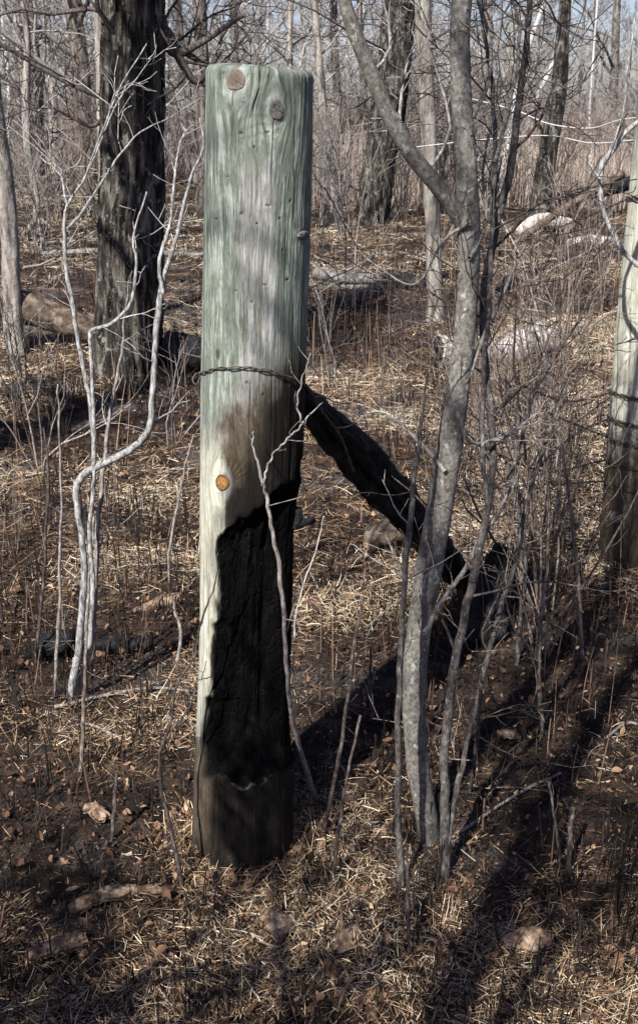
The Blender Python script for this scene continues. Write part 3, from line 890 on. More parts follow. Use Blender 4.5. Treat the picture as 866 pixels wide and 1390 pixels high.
wire_on_right(541, [(700, 520, 3.2), (770, 545, 3.5)], 'barbed wire bound thickly round the second post where the wood turns browner', M['wire'])
wire_on_right(577, [(724, 640, 3.3), (780, 590, 3.6)], 'barbed wire rising to the second post just below the thick binding', M['wire'])
wire_on_right(604, [(742, 560, 3.5)], 'short dark barbed wire sloping down to the second post', M['wire'])
wire_on_right(634, [(640, 600, 3.1), (740, 640, 3.5)], 'barbed wire crossing the red brown shrubs towards the second post', M['wire'])
wire_on_right(664, [(452, 655, 3.6), (560, 668, 3.6), (700, 660, 3.6)], 'lowest long barbed wire running level towards the foot of the second post', M['wire'])
wire_on_right(272, [(700, 330, 4.6), (780, 300, 4.3)], 'dark wire tied high on the second post', M['wire'])
for i_, (spec, lab) in enumerate((([(640, 134, 5.4), (700, 150, 5.0), (745, 168, 4.7), (800, 174, 4.4), (840, 163, 4.15), (880, 158, 3.95)], 'upper of the two bright sagging wires beside the second post'),
                                  ([(560, 200, 5.6), (650, 190, 5.2), (740, 184, 4.8), (800, 194, 4.4), (850, 191, 4.1), (884, 186, 3.95)], 'lower of the two bright sagging wires beside the second post'))):
    o = thing('fence_wire', lab, 'wire', at(*spec[-1]), 'fence wires on the second post')
    tb = TB(); tb.tube(smooth_path([at(*s) for s in spec], 10), .0022, 6, tint=.6); tb.build('strand', M['wire_bright'], o)

# ------------------------------------------------------------------ the charred brace leaning on the back of the post
o = thing('charred_pole', 'burnt black pole leaning from the ground up to the back of the middle post', 'pole', G(668, 790))
e0 = at(388, 517, Yc + .22); e1 = at(652, 778, dist(792) - .05); e1[2] = -.03
ax = smooth_path([e0, e0 * .66 + e1 * .34 + [0, 0, .012], e0 * .33 + e1 * .67, e1], 50)
rr = np.interp(np.linspace(0, 1, len(ax)), [0, .08, .16, .45, .7, .85, .95, 1], [.030, .034, .046, .052, .050, .042, .026, .010])
tb = TB(); tb.tube(ax, rr, 40, 0, 22)
v = tb.v[0]; c_ = np.repeat(ax, 40, 0); d_ = v - c_
tt = np.tile(np.arange(40) * 2 * math.pi / 40, len(ax)); ll = np.repeat(np.linspace(0, 1.9, len(ax)), 40)
f_ = 1 + .10 * np.cos(4 * tt + .6) + .30 * n3(np.cos(tt) * 1.6, np.sin(tt) * 1.6, ll * 3) - .5 * np.clip(n3(np.cos(tt) * 3.5, np.sin(tt) * 3.5, ll * 2.2 + 7) - .1, 0, 1) + .24 * n3(np.cos(tt) * 6, np.sin(tt) * 6, ll * 14) + .08 * n3(np.cos(tt) * 9, np.sin(tt) * 9, ll * 40)
tb.v[0] = c_ + d_ * f_[:, None]
tb.build('pole', M['char'], o)
tb = TB(); m_ = len(ax)
for k in (int(m_ * .45), int(m_ * .62), int(m_ * .8)):
    d = np.array([.1, -.1, 1.]); tb.tube(np.array([ax[k] + d * .03, ax[k] + d * .055 + [.01, 0, 0], ax[k] + d * .075 + [.02, 0, 0]]), [.014, .010, .003], 7, .3, 60)
tb.build('charred_splinter', M['char'], o)
st = G(655, 868)
o = thing('charred_stump', 'low burnt black stump under the foot of the leaning pole', 'stump', st)
tb = TB(); tb.tube(smooth_path([st + [-.02, 0, -.05], st + [0, 0, .07], st + [.03, .06, .17], st + [.06, .12, .27]], 8), np.interp(np.linspace(0, 1, 25), [0, .3, .8, 1], [.085, .062, .05, .02]), 30, .5, 40, seed=9)
tb.build('trunk', M['char'], o)


# ------------------------------------------------------------------ foreground trees and stems
WS = 1.0


def stem_part(root, name, mat, spec, Y, dy=0, sides=14, rough=.05, jit=0.0, n=10, freq=30):
    q, rr = path([(a[0], a[1], a[2] * WS) + tuple(a[3:]) for a in spec], Y, n, jit, dy)
    if q[0][2] < .12: q[0] = q[0] + [0, 0, -.09]; rr[0] *= 1.25
    tb = TB(); tb.tube(q, rr, sides, rough, freq, tint=.5); tb.build(name, mat, root)
    return q, rr


def extend(q, rr, H, lean=(0, 0)):
    """carry a stem on upwards out of the picture"""
    d = unit(q[-1] - q[-3]); pts = [q[-1]]; k = 6
    for i in range(k):
        d = unit(d + np.array([random.gauss(0, .06) + lean[0], random.gauss(0, .06) + lean[1], .12])); pts.append(pts[-1] + d * H / k)
    return np.array(pts), np.linspace(rr[-1], rr[-1] * .25, k + 1)


# grey lichened tree just right of the post
Yt = dist(1150) + .02
root = thing('bare_tree', 'slim grey lichen-spotted tree with a forked trunk just right of the burnt post', 'tree', G(582, 1150))
q1, r1 = stem_part(root, 'trunk', M['grey_bark'], [(583, 1165, 36), (580, 1120, 30), (566, 1030, 30), (562, 940, 32), (568, 860, 34), (584, 760, 37), (598, 680, 37), (612, 590, 35), (625, 500, 31), (634, 400, 29), (636, 320, 32), (632, 230, 30), (626, 130, 28), (624, 40, 28), (630, -40, 27)], Yt, .12, 22, .05)
q2, r2 = stem_part(root, 'branch', M['grey_bark'], [(638, 330, 20, .0), (622, 292, 24), (595, 255, 22), (555, 205, 22), (525, 150, 22), (500, 90, 21), (480, 40, 20), (462, -15, 18)], Yt + .10, -.10, 18, .05)
tbc = TB()
for q, rr in ((q1, r1), (q2, r2)):
    e, er = extend(q, rr, 1.6); tbc.tube(e, er, 10, .04, 30, tint=.5); sprout(tbc, e, er, 4, .7, 1, 0.05)
for spec, Yo in (([(604, 640, 7), (560, 590, 5), (520, 560, 3), (470, 545, 2)], 0.02), ([(630, 520, 8), (660, 450, 6), (690, 380, 5), (715, 330, 3)], .05),
                 ([(620, 560, 7), (640, 600, 6), (690, 590, 5), (730, 560, 3)], .0), ([(636, 300, 6), (600, 330, 4), (560, 385, 3), (490, 340, 2), (440, 255, 2)], .05),
                 ([(637, 350, 6), (660, 300, 5), (655, 240, 4), (665, 180, 3)], .05), ([(628, 175, 7), (660, 120, 6), (665, 60, 5), (650, 0, 4)], .08),
                 ([(580, 235, 5), (610, 170, 4), (590, 90, 3), (570, 20, 2)], .08), ([(540, 180, 5), (545, 120, 4), (560, 60, 3)], .06), ([(505, 100, 6), (530, 60, 4), (520, 0, 3)], .03),
                 ([(588, 740, 6), (560, 800, 4), (530, 740, 3)], -.02), ([(576, 860, 8), (590, 830, 7), (625, 780, 7), (650, 740, 6), (700, 650, 4)], -.05)):
    q, rr = path(spec, Yt + Yo, 6, .004, .15)
    tbc.tube(q, rr, 7, .05, 40, cap=False, tint=random.uniform(.3, .7)); sprout(tbc, q, rr, 5, .16, 1, .3, 1, kids=(3, 3, 2), rmin=.0011)
tbc.build('crown', M['twig_grey'], root)

# stems right of it
def stems(name, label, cat, specs, Y, mat, tmat, tw=6, tl=.2, lvl=1, dy=.15, grp=None, sub='stem', kids=(3, 3, 2)):
    b = at(specs[0][0][0], specs[0][0][1], Y)
    root = thing(name, label, cat, (b[0], b[1], float(gz(b[0], b[1]))), grp)
    tbc = TB()
    for sp in specs:
        q, rr = stem_part(root, sub, mat, sp, Y, dy, 10, .06, .003, 8, 40)
        sprout(tbc, q, rr, tw, tl, lvl, .25, 1, kids=kids, rmin=.0010, rf=.45, rmax=.004)
    if tbc.n: tbc.build('crown', tmat, root)
    return root


WS = .74
stems('bare_tree', 'dark slender many-stemmed tree rising close behind the grey forked tree', 'tree',
      [[(602, 1205, 22), (604, 1120, 19), (603, 1030, 17), (612, 930, 17), (628, 850, 16), (645, 770, 16), (662, 690, 14), (668, 600, 13), (660, 510, 13), (655, 420, 14), (668, 330, 15), (690, 240, 15), (704, 140, 13), (716, 40, 11), (722, -40, 10)],
       [(662, 700, 9), (655, 600, 9), (658, 480, 9), (664, 400, 9), (668, 300, 9), (672, 200, 9), (668, 120, 8), (655, 40, 7), (650, -30, 6)],
       [(670, 220, 7), (690, 150, 7), (705, 60, 6), (695, 0, 5), (690, -30, 4)]], dist(1205) + .02, M['dim_bark'], M['twig_dark'], 14, .30, 2, .5)
stems('sapling', 'thin straight grey sapling between the burnt post and the grey forked tree', 'sapling',
      [[(545, 1215, 16), (541, 1120, 13), (540, 1000, 12), (543, 900, 11), (549, 800, 11), (557, 700, 11), (566, 620, 9), (574, 550, 6), (580, 500, 3)]], dist(1205), M['dim_bark'], M['twig_grey'], 5, .14)
stems('sapling', 'slim brown sapling slanting right from behind the foot of the grey forked tree', 'sapling',
      [[(606, 1150, 9), (618, 1080, 11), (634, 1010, 10), (652, 930, 10), (676, 840, 10), (700, 760, 9), (716, 680, 8), (740, 600, 7), (770, 520, 5), (806, 440, 3)],
       [(652, 930, 8), (648, 1000, 8), (636, 1090, 7), (622, 1190, 7)]], dist(1190), M['dim_bark'], M['twig_red'], 12, .26, 2, .5)
stems('sapling', 'crooked dark sapling with reddish twigs slanting away towards the second post', 'sapling',
      [[(700, 905, 9), (706, 840, 9), (712, 760, 9), (702, 690, 8), (690, 640, 8), (668, 560, 6), (662, 520, 4)],
       [(690, 650, 8), (706, 600, 8), (722, 540, 8), (755, 480, 6), (790, 430, 4)]], dist(905), M['dim_bark'], M['twig_red'], 12, .3, 2, .3)
WS = .72
stems('sapling', 'thin bent sapling arching in front of the charred face of the middle post', 'sapling',
      [[(436, 1105, 12, .40), (420, 1060, 11, .32), (402, 1000, 10, .20), (390, 920, 9, .08), (386, 830, 9, .02), (374, 740, 8), (362, 680, 7), (350, 630, 5), (343, 600, 3), (345, 585, 2)],
       [(356, 660, 5), (362, 640, 4), (372, 615, 4), (392, 595, 4), (410, 575, 4), (438, 545, 2)],
       [(410, 575, 4), (404, 545, 4), (412, 510, 3), (422, 480, 2)]], Yf - .10, M['twig_grey'], M['twig_grey'], 4, .07, 0, .02)
stems('sapling', 'thin crooked twig sapling leaning on the lower left side of the post', 'sapling',
      [[(248, 1200, 9), (236, 1140, 8), (219, 1070, 7), (218, 1020, 6), (232, 980, 6), (240, 930, 5), (264, 890, 4), (274, 840, 4), (292, 790, 3), (296, 750, 2)],
       [(240, 985, 4), (258, 960, 3), (268, 925, 3), (288, 920, 2)]], dist(1203), M['twig_dark'], M['twig_dark'], 2, .06, 0, .0)
stems('sapling', 'short pale forked twig standing in the ash just behind the post', 'sapling',
      [[(400, 868, 3), (402, 830, 3), (414, 790, 3), (430, 745, 3), (440, 700, 2)]], Yc + .5, M['twig_pale'], M['twig_pale'], 3, .05, 0, .05)

# pale sapling on the left
WS = .58
Yl = dist(955)
root = thing('sapling', 'pale white-barked sapling with a sharp elbow, standing left of the post', 'sapling', G(97, 955))
tbc = TB()
specs = [[(93, 960, 22), (104, 900, 18), (112, 830, 16), (115, 760, 16), (107, 700, 15), (104, 665, 17), (116, 643, 19), (150, 625, 17), (182, 607, 17), (203, 580, 16), (208, 530, 15), (211, 470, 14), (217, 410, 15), (224, 370, 12), (238, 330, 10), (250, 280, 9), (262, 235, 7), (276, 200, 6), (272, 160, 4)],
         [(122, 880, 12), (126, 800, 12), (122, 720, 11), (128, 650, 10), (124, 560, 10), (112, 490, 11), (100, 420, 10), (90, 360, 10), (88, 310, 8), (92, 280, 7), (110, 250, 5), (130, 210, 4), (134, 190, 3)],
         [(128, 660, 9), (128, 580, 9), (124, 480, 9), (124, 450, 9), (150, 440, 9), (178, 410, 8), (185, 360, 7), (182, 320, 5), (200, 260, 4)],
         [(222, 400, 9), (216, 360, 9), (224, 330, 9), (232, 300, 7), (236, 250, 6), (246, 190, 5), (262, 170, 3)],
         [(92, 310, 7), (110, 290, 7), (140, 245, 6), (160, 215, 5), (190, 180, 4), (230, 160, 3)],
         [(92, 282, 6), (84, 240, 5), (86, 230, 4)],
         [(130, 210, 4), (150, 160, 4), (175, 110, 3)], [(112, 250, 4), (150, 150, 4), (168, 110, 3), (200, 60, 3)]]
for i_, sp in enumerate(specs):
    q, rr = stem_part(root, 'trunk' if i_ == 0 else 'branch', M['pale_bark'], sp, Yl, .1 * (1 if i_ else .3), 12, .05, .002, 8, 40)
    sprout(tbc, q, rr, 4, .15, 1, .4, 1, kids=(3, 3, 2), rmin=.0010, rmax=.0026)
tbc.build('crown', M['twig_pale'], root)
WS = .85
stems('sapling', 'dull brown stem growing beside the base of the pale elbowed sapling', 'sapling',
      [[(102, 945, 14), (122, 890, 12), (130, 800, 9), (133, 720, 8), (140, 640, 7), (150, 560, 6), (165, 480, 4), (170, 420, 3)], [(112, 1050, 5), (116, 940, 6), (118, 860, 6), (122, 780, 5), (128, 700, 4)]], dist(950), M['twig_grey'], M['twig_grey'], 8, .2)

# white forked branch at the right edge
WS = .85
b = at(866, 362, 3.45)
o = thing('broken_branch', 'bleached white branch with a bend, caught against the second post', 'branch', b)
for nm, sp in (('limb', [(876, 366, 8), (853, 350, 8), (833, 320, 8), (818, 282, 8), (815, 230, 9), (832, 203, 9), (850, 178, 8), (876, 158, 7)]), ('side_shoot', [(833, 203, 7), (838, 180, 5), (846, 150, 4), (852, 90, 4), (860, 30, 3), (864, -10, 3)]), ('side_shoot', [(816, 245, 4), (802, 225, 3), (800, 212, 3), (806, 204, 2)])):
    stem_part(o, nm, M['pale_bark'], sp, 3.5, .05, 10, .06, .002, 8, 40)

# dead stalks one by one (the ones that stand out)
lab = {}
for sp, Y, mt, lb in (
    ([(48, 905, 5), (56, 830, 5), (62, 740, 4), (66, 640, 4), (60, 580, 3)], dist(905), 'twig_dark', 'thin dark stalk by the left edge, in front of the burnt log'),
    ([(74, 945, 5), (80, 850, 5), (82, 760, 4), (84, 690, 3), (80, 560, 3), (78, 520, 2)], dist(945), 'twig_grey', 'tall thin grey stalk between the left edge and the pale sapling'),
    ([(440, 1130, 6), (456, 1050, 6), (470, 960, 5), (482, 870, 5), (495, 810, 4)], dist(1130), 'twig_dark', 'black leaning stalk right of the burnt post'),
    ([(452, 1190, 5), (462, 1110, 5), (474, 1040, 4), (490, 970, 4)], dist(1190), 'twig_dark', 'short black stalk at the right foot of the burnt post'),
    ([(506, 985, 5), (502, 930, 5), (504, 880, 3)], dist(985), 'twig_dark', 'stubby black stalk in the post shadow'),
    ([(228, 760, 4), (238, 700, 4), (250, 640, 3), (262, 590, 2)], dist(820), 'twig_grey', 'thin slanting stalk close left of the post'),
    ([(110, 1055, 6), (113, 1000, 6), (116, 930, 5), (118, 880, 4)], dist(1055), 'stalk', 'straight brown stalk below the foot of the pale sapling'),
    ([(152, 1140, 6), (156, 1090, 6), (158, 1050, 4)], dist(1140), 'twig_dark', 'stub of a burnt stalk beside the tan bark flake'),
    ([(770, 1190, 8), (774, 1130, 7), (778, 1095, 5)], dist(1190), 'twig_dark', 'thick burnt stub at the lower right'),
    ([(556, 1290, 6), (553, 1230, 6), (552, 1170, 4)], dist(1290), 'twig_dark', 'black stalk in the bottom foreground right of the post'),
    ([(760, 1180, 5), (752, 1110, 4), (744, 1060, 3)], dist(1180), 'twig_dark', 'thin burnt stalk leaning left at the lower right'),
    ([(240, 905, 5), (246, 860, 5), (238, 830, 4), (236, 815, 3)], dist(905), 'twig_grey', 'bent little stalk in front of the charred stick'),
    ([(735, 1000, 6), (730, 900, 6), (738, 800, 5), (746, 700, 4), (742, 640, 3)], dist(1000), 'twig_red', 'red brown stalk standing alone left of the second post'),
    ([(790, 900, 6), (784, 800, 6), (776, 700, 5), (760, 600, 4), (752, 520, 3)], dist(900), 'twig_red', 'reddish cane leaning left just before the second post')):
    q, rr = path(sp, Y, 7, .003, .05)
    b = q[0]; o = thing('dead_stalk', lb, 'stalk', (b[0], b[1], float(gz(b[0], b[1]))), 'dead stalks standing by the post')
    q[0][2] = min(q[0][2], float(gz(b[0], b[1])) - .01)
    tb = TB(); tb.tube(q, rr, 7, .08, 60, tint=.5); tb.build('stem', M[mt] if mt != 'stalk' else M['twig_red'], o)
    for t_ in (.4, .6, .8):
        tb = TB(); sprout(tb, q, rr, 1, .06, 0, t_, t_ + .15, rmin=.0009); tb.build('twig', M['twig_dark'], o)


# ------------------------------------------------------------------ shrubs on the right and elsewhere
def shrub_mesh(H, ns, spread, mat, lvl=2, rr=.006, kids=(4, 5, 4), wob=.16, rmin=.0012, L2=(.35, .6)):
    tb = TB()
    for k in range(ns):
        a = random.uniform(0, 6.28); sp = random.uniform(.05, spread)
        d = unit(np.array([math.cos(a) * sp, math.sin(a) * sp, 1.0]))
        p = np.array([math.cos(a) * .05 * H * random.random(), math.sin(a) * .05 * H * random.random(), -.03])
        grow(tb, p, d, H * random.uniform(.6, 1.05), rr * random.uniform(.6, 1.2), lvl, kids, (20, 55), wob, .05, (6, 5, 4, 3), rmin, L2, .25, random.random())
    return tb


sh_red = shrub_mesh(1.0, 6, .6, None, 2, .0065, (3, 4, 3)).build('shrub', M['twig_red'])
sh_grey = shrub_mesh(1.1, 5, .5, None, 2, .007, (3, 4, 3)).build('shrub', M['twig_grey'])
sh_can = shrub_mesh(.85, 11, .35, None, 1, .0042, (3, 3), .10).build('shrub', M['twig_red'])
sh_dark = shrub_mesh(.9, 8, .6, None, 2, .006).build('shrub', M['twig_dark'])
used = set()


def put(src, px, py, s, label, rz=None, group='leafless shrubs near the posts'):
    """set out a shrub (copies share the mesh)"""
    p = G(px, py)
    o = src if src.name not in used else src.copy()
    if o is not src: C.objects.link(o)
    used.add(src.name)
    o.location = p; o.rotation_euler = (0, 0, random.uniform(0, 6.28) if rz is None else rz); o.scale = (s, s, s * random.uniform(.9, 1.1))
    return tag(o, label, 'shrub', group)


put(sh_red, 742, 840, 1.05, 'dense red brown shrub between the grey forked tree and the second post')
put(sh_red, 690, 700, 1.0, 'red brown twiggy shrub just behind the leaning charred pole foot')
put(sh_red, 770, 620, 1.1, 'rounded red brown thicket close behind and left of the second post')
put(sh_can, 660, 640, .9, 'clump of thin reddish canes behind the charred pole')
put(sh_can, 740, 740, 1.0, 'tall clump of reddish canes on the bright straw left of the second post')
put(sh_can, 600, 690, .7, 'small clump of canes right behind the upper part of the charred pole')
put(sh_grey, 780, 470, 1.2, 'grey brown shrub beyond the second post, near the dark tilted log')
put(sh_grey, 470, 420, 1.2, 'grey shrub beside the grey fallen log right of the post')
put(sh_dark, 640, 520, 1.0, 'dark shrub in front of the hollow pale log')
put(sh_dark, 540, 480, .8, 'low dark shrub in the shadow right of the post')
put(sh_grey, 60, 640, .8, 'sparse grey shrub at the left edge in front of the fallen log')
put(sh_grey, 235, 600, .6, 'small grey shrub between the dark tree and the burnt post')
put(sh_dark, 30, 560, .8, 'dark shrub below the fallen tan log on the left')
put(sh_can, 150, 700, .45, 'low tuft of canes behind the pale elbowed sapling')
put(sh_can, 20, 760, .45, 'low tuft of dark canes at the left edge')
put(sh_dark, 545, 300, 1.7, 'bushy dark tangle at the foot of the thick leaning tree')

for (px_, py_, s_, k_, lb_) in ((690, 780, .8, 0, 'low red brown shrub at the foot of the charred stump'), (640, 590, .9, 0, 'twiggy shrub seen through the forks of the grey tree'),
                               (745, 660, 1.1, 2, 'grey brown shrub among the cane clumps'), 
                               (820, 430, 1.4, 0, 'reddish shrub beyond the bend of the white branch'),
                               (770, 420, 1.4, 1, 'tall cane clump in the clearing beyond the shrubs'), 
                               (520, 560, .6, 1, 'small cane clump above the charred pole'), (730, 900, .8, 0, 'low reddish shrub in the shade right of the saplings'), (450, 520, .7, 2, 'small grey shrub in the dark shadow beside the post')):
    put((sh_red, sh_can, sh_grey)[k_], px_, py_, s_, lb_)

# ------------------------------------------------------------------ big trees behind
def big_tree(label, spec, Y, mat, tmat, H, nb, rough=.10, freq=9, ridges=0, lvl=3, Lb=1.6, group=None, sides=40, low=.1, extra_br=()):
    q, rr = path(spec, Y, 14)
    b = q[0].copy(); b[2] = float(gz(b[0], b[1]))
    q[0][2] = b[2] - .1
    root = thing('bare_tree', label, 'tree', b, group)
    e, er = extend(q, rr, H)
    e = smooth_path(e, 6); er = np.interp(np.linspace(0, 1, len(e)), np.linspace(0, 1, len(er)), er)
    # rings close enough for the bark's ridges
    L = np.concatenate([[0], np.cumsum(np.linalg.norm(np.diff(q, axis=0), axis=1))]); m_ = max(30, int(L[-1] / (.02 if ridges else .06)))
    s = np.linspace(0, L[-1], m_); q = np.stack([np.interp(s, L, q[:, c]) for c in range(3)], -1); rr = np.interp(s, L, rr)
    tb = TB()
    tb.tube(q, rr, sides, rough, freq, cap=False, tint=.5)
    if ridges:
        v = tb.v[0]; c = np.repeat(q, sides, 0); d = v - c
        th = np.tile(np.arange(sides) * 2 * math.pi / sides, len(q))
        z = v[:, 2]
        w_ = n3(np.cos(th) * 1.5, np.sin(th) * 1.5, z * 2.5) * 1.0
        k = 1 - np.abs(n3(np.cos(th + w_ * .25) * ridges, np.sin(th + w_ * .25) * ridges, z * 2.6 + 4)) * 2.4
        tb.v[0] = c + d * (1 + .11 * np.clip(k, -1, 1))[:, None]
    tb.tube(e, er, 12, .05, 9, cap=False, tint=.5)
    tb.build('trunk', mat, root)
    tbc = TB()
    P_ = np.vstack([q, e]); R_ = np.concatenate([rr, er])
    for k in range(nb):
        t = low + (1 - low) * (k + random.random()) / nb
        i = min(len(P_) - 2, int(t * (len(P_) - 1)))
        d = rdir(unit(P_[i + 1] - P_[i]), R(random.uniform(45, 85)))
        grow(tbc, P_[i], d, Lb * random.uniform(.5, 1.2), min(.017, max(.004, R_[i] * random.uniform(.15, .30))), lvl, (5, 5, 5), (25, 65), .2, .03, (7, 5, 4, 3), .0025, (.3, .6), .2)
    for sp in extra_br:
        bq, br = path(sp, Y, 6); tbc.tube(bq, br, 9, .08, 20, cap=False, tint=.6); sprout(tbc, bq, br, 7, .6, 2, .2, 1, rmin=.003, rmax=.01)
    if tbc.n: tbc.build('crown', tmat, root)
    return root


Yd = dist(512) + .2
big_tree('big dark rough-barked tree with a thick trunk left of the post', [(176, 520, 118), (176, 495, 96), (176, 440, 86), (178, 330, 82), (180, 200, 80), (181, 80, 80), (182, -40, 78)], Yd, M['dark_bark'], M['twig_dark'], 4, 6, .06, 5, 9, 3, 1.5, sides=120, low=.5,
         extra_br=([(200, 60, 22), (222, 40, 18), (250, 90, 12), (270, 110, 9), (300, 70, 6)], [(196, -10, 26), (214, 20, 20), (235, 70, 15), (270, 60, 9), (330, 20, 6)], [(160, 130, 8), (130, 170, 6), (100, 160, 5), (60, 140, 3)]))
big_tree('leaning grey trunk at the left edge, rising from the end of the fallen log', [(24, 474, 30), (18, 430, 25), (15, 350, 24), (9, 260, 25), (-2, 180, 24), (-16, 60, 22)], dist(474), M['far_bark'], M['twig_grey'], 3, 8, .10, 9, 0, 2, 1.0)
big_tree('greyish trunk at the upper left with a thin trunk beside it', [(54, 247, 24), (50, 200, 23), (45, 120, 30), (36, 30, 30), (30, -40, 28)], dist(250), M['far_bark'], M['twig_grey'], 7, 10, .12, 2, 0, 3, 3.5)
big_tree('thin wavy trunk at the upper left in front of the greyish one', [(30, 322, 7), (47, 300, 8), (50, 270, 10), (40, 215, 10), (36, 160, 11), (36, 110, 10), (38, 60, 9), (31, -10, 9)], dist(325), M['far_bark'], M['twig_grey'], 4, 8, .08, 5, 0, 2, 1.6)
big_tree('pale-sided trunk showing behind the left side of the big dark tree', [(142, 330, 18), (142, 240, 16), (140, 130, 17), (136, 30, 16), (134, -30, 15)], dist(330), M['far_bark'], M['twig_grey'], 5, 8, .1, 3, 0, 2, 2.2)
big_tree('brown straight trunk between the greyish trunk and the big dark tree', [(112, 262, 18), (110, 180, 17), (106, 80, 16), (103, -30, 15)], dist(262), M['far_dark'], M['twig_red'], 6, 9, .1, 2, 0, 3, 3)
big_tree('dark trunk just behind the upper left side of the post', [(280, 300, 24), (278, 200, 20), (274, 90, 20), (270, -30, 18)], dist(300), M['far_dark'], M['twig_dark'], 6, 10, .1, 2, 0, 3, 2.6)
big_tree('thick dark leaning tree with a pale left side behind the grey forked tree', [(500, 304, 58), (504, 285, 46), (514, 220, 42), (528, 140, 44), (538, 60, 46), (546, -40, 44)], dist(300), M['dark_bark'], M['twig_dark'], 7, 12, .10, 2, 6, 3, 3.0, sides=60)
big_tree('straight pale grey trunk directly left of the grey forked tree', [(591, 440, 27), (590, 400, 22), (588, 320, 21), (583, 210, 20), (578, 110, 22), (574, 20, 22), (572, -40, 21)], dist(438), M['far_bark'], M['twig_grey'], 4, 8, .08, 8, 0, 2, 1.3)
big_tree('brown leaning trunk in the reeds between the grey forked tree and the second post', [(728, 316, 32), (731, 290, 27), (738, 240, 26), (748, 180, 25), (758, 120, 22), (764, 40, 18), (770, -30, 15)], dist(314), M['dark_bark'], M['twig_red'], 5, 10, .1, 2, 0, 3, 2.8)
big_tree('slender dark trunk left of the pale grey trunk, against the reeds', [(463, 262, 12), (462, 180, 11), (455, 80, 11), (452, -20, 10)], dist(262), M['far_dark'], M['twig_grey'], 6, 10, .08, 2, 0, 3, 3)
big_tree('forked grey trunk in the gap between the post and the thick leaning tree', [(440, 300, 14), (444, 220, 12), (436, 120, 11), (428, 20, 10), (424, -30, 10)], dist(300), M['far_bark'], M['twig_grey'], 5, 9, .08, 2, 0, 3, 2.4)
for sp, Y, lb in (([(676, 262, 8), (690, 190, 8), (702, 110, 7), (718, 60, 7), (736, 10, 6), (746, -30, 6)], dist(262), 'white birch leaning right above the reeds, nearest the dark slender tree'),
                  ([(700, 232, 6), (722, 150, 7), (746, 96, 6), (766, 50, 5), (776, 0, 5)], dist(232), 'white birch leaning right beside the brown leaning trunk'),
                  ([(366, 236, 4), (364, 120, 4), (364, 40, 4), (366, -20, 3)], dist(236), 'thin white birch straight above the top of the post'),
                  ([(226, 236, 7), (228, 150, 6), (226, 60, 6), (228, -20, 5)], dist(236), 'thin white birch right behind the big dark tree'),
                  ([(806, 236, 3), (800, 160, 3.5), (806, 60, 3), (812, -20, 2.5)], dist(236), 'thin white birch near the right edge beyond the reeds')):
    big_tree(lb, sp, Y, M['birch'], M['twig_pale'], 6, 7, .06, 2, 0, 2, 2.4, group='white birches at the edge of the marsh')


# ------------------------------------------------------------------ the wood behind: tree kinds with trunk and crown, copied
def far_tree(kind, H, r, mat, tmat, nb, lean=0.0, spread=1.0):
    root = thing('bare_tree', None, None)
    tb, tc = TB(), TB()
    d = unit(np.array([lean, 0, 1.])); pts = [np.array([0, 0, -.2])]
    for k in range(9):
        d = unit(d + np.array([random.gauss(0, .05), random.gauss(0, .05), .05])); pts.append(pts[-1] + d * H / 9)
    pts = smooth_path(pts, 3); rr = np.linspace(r, r * .12, len(pts)) ; rr[0] *= 1.3
    tb.tube(pts, rr, 9, .08, 2, cap=False, tint=.5); tb.build('trunk', mat, root)
    for k in range(nb):
        t = .12 + .86 * (k + random.random()) / nb; i = min(len(pts) - 2, int(t * (len(pts) - 1)))
        dd = rdir(unit(pts[i + 1] - pts[i]), R(random.uniform(35, 75)))
        grow(tc, pts[i], dd, H * .30 * spread * random.uniform(.5, 1.2) * (1.1 - .6 * t), max(.008, rr[i] * .4), 3, (5, 5, 4), (25, 60), .17, .06, (6, 4, 3, 3), .006, (.35, .6), .15)
    tc.build('crown', tmat, root)
    return root


far = [far_tree(0, 11, .13, M['far_bark'], M['twig_far'], 15), far_tree(1, 9, .10, M['far_dark'], M['twig_far'], 15, .08), far_tree(2, 12, .17, M['far_dark'], M['twig_grey'], 16),
       far_tree(3, 7, .06, M['far_bark'], M['twig_far'], 18, -.06, 1.2), far_tree(4, 8, .07, M['birch'], M['twig_pale'], 14, .05)]


def copy_tree(src):
    c = src.copy(); C.objects.link(c)
    for ch in src.children:
        k = ch.copy(); C.objects.link(k); k.parent = c
    return c


zones = [(-.34, -.20, 'at the far left'), (-.20, -.11, 'behind the big dark tree'), (-.11, 0, 'behind the top of the burnt post'), (0, .10, 'behind the grey forked tree'), (.10, .19, 'beyond the reeds'), (.19, .36, 'beyond the second post')]
kinds = ['tall grey bare tree of the wood', 'brown leaning bare tree of the wood', 'dark tall bare tree of the wood', 'small reddish twiggy tree of the wood', 'whitish slim tree of the wood']
first = [True] * 5
for i in range(66):
    k = [0, 1, 2, 3, 3, 1, 0, 3, 4, 1, 3][i % 11]
    a = -.36 + .72 * ((i * .618034) % 1.0)
    Y = 21 + 40 * ((i * .7548) % 1.0)
    if a > .06: Y = max(Y + 14, 42)
    zn = next((z for z in zones if z[0] <= a < z[1]), zones[-1])
    o = far[k] if first[k] else copy_tree(far[k]); first[k] = False
    x = a * Y; o.location = (x, Y, float(gz(x, Y))); s = random.uniform(.75, 1.2); o.scale = (s, s, s); o.rotation_euler = (0, 0, random.uniform(0, 6.28))
    tag(o, '%s %s' % (kinds[k], zn[2]), 'tree', '%s %s' % (kinds[k], zn[2]))

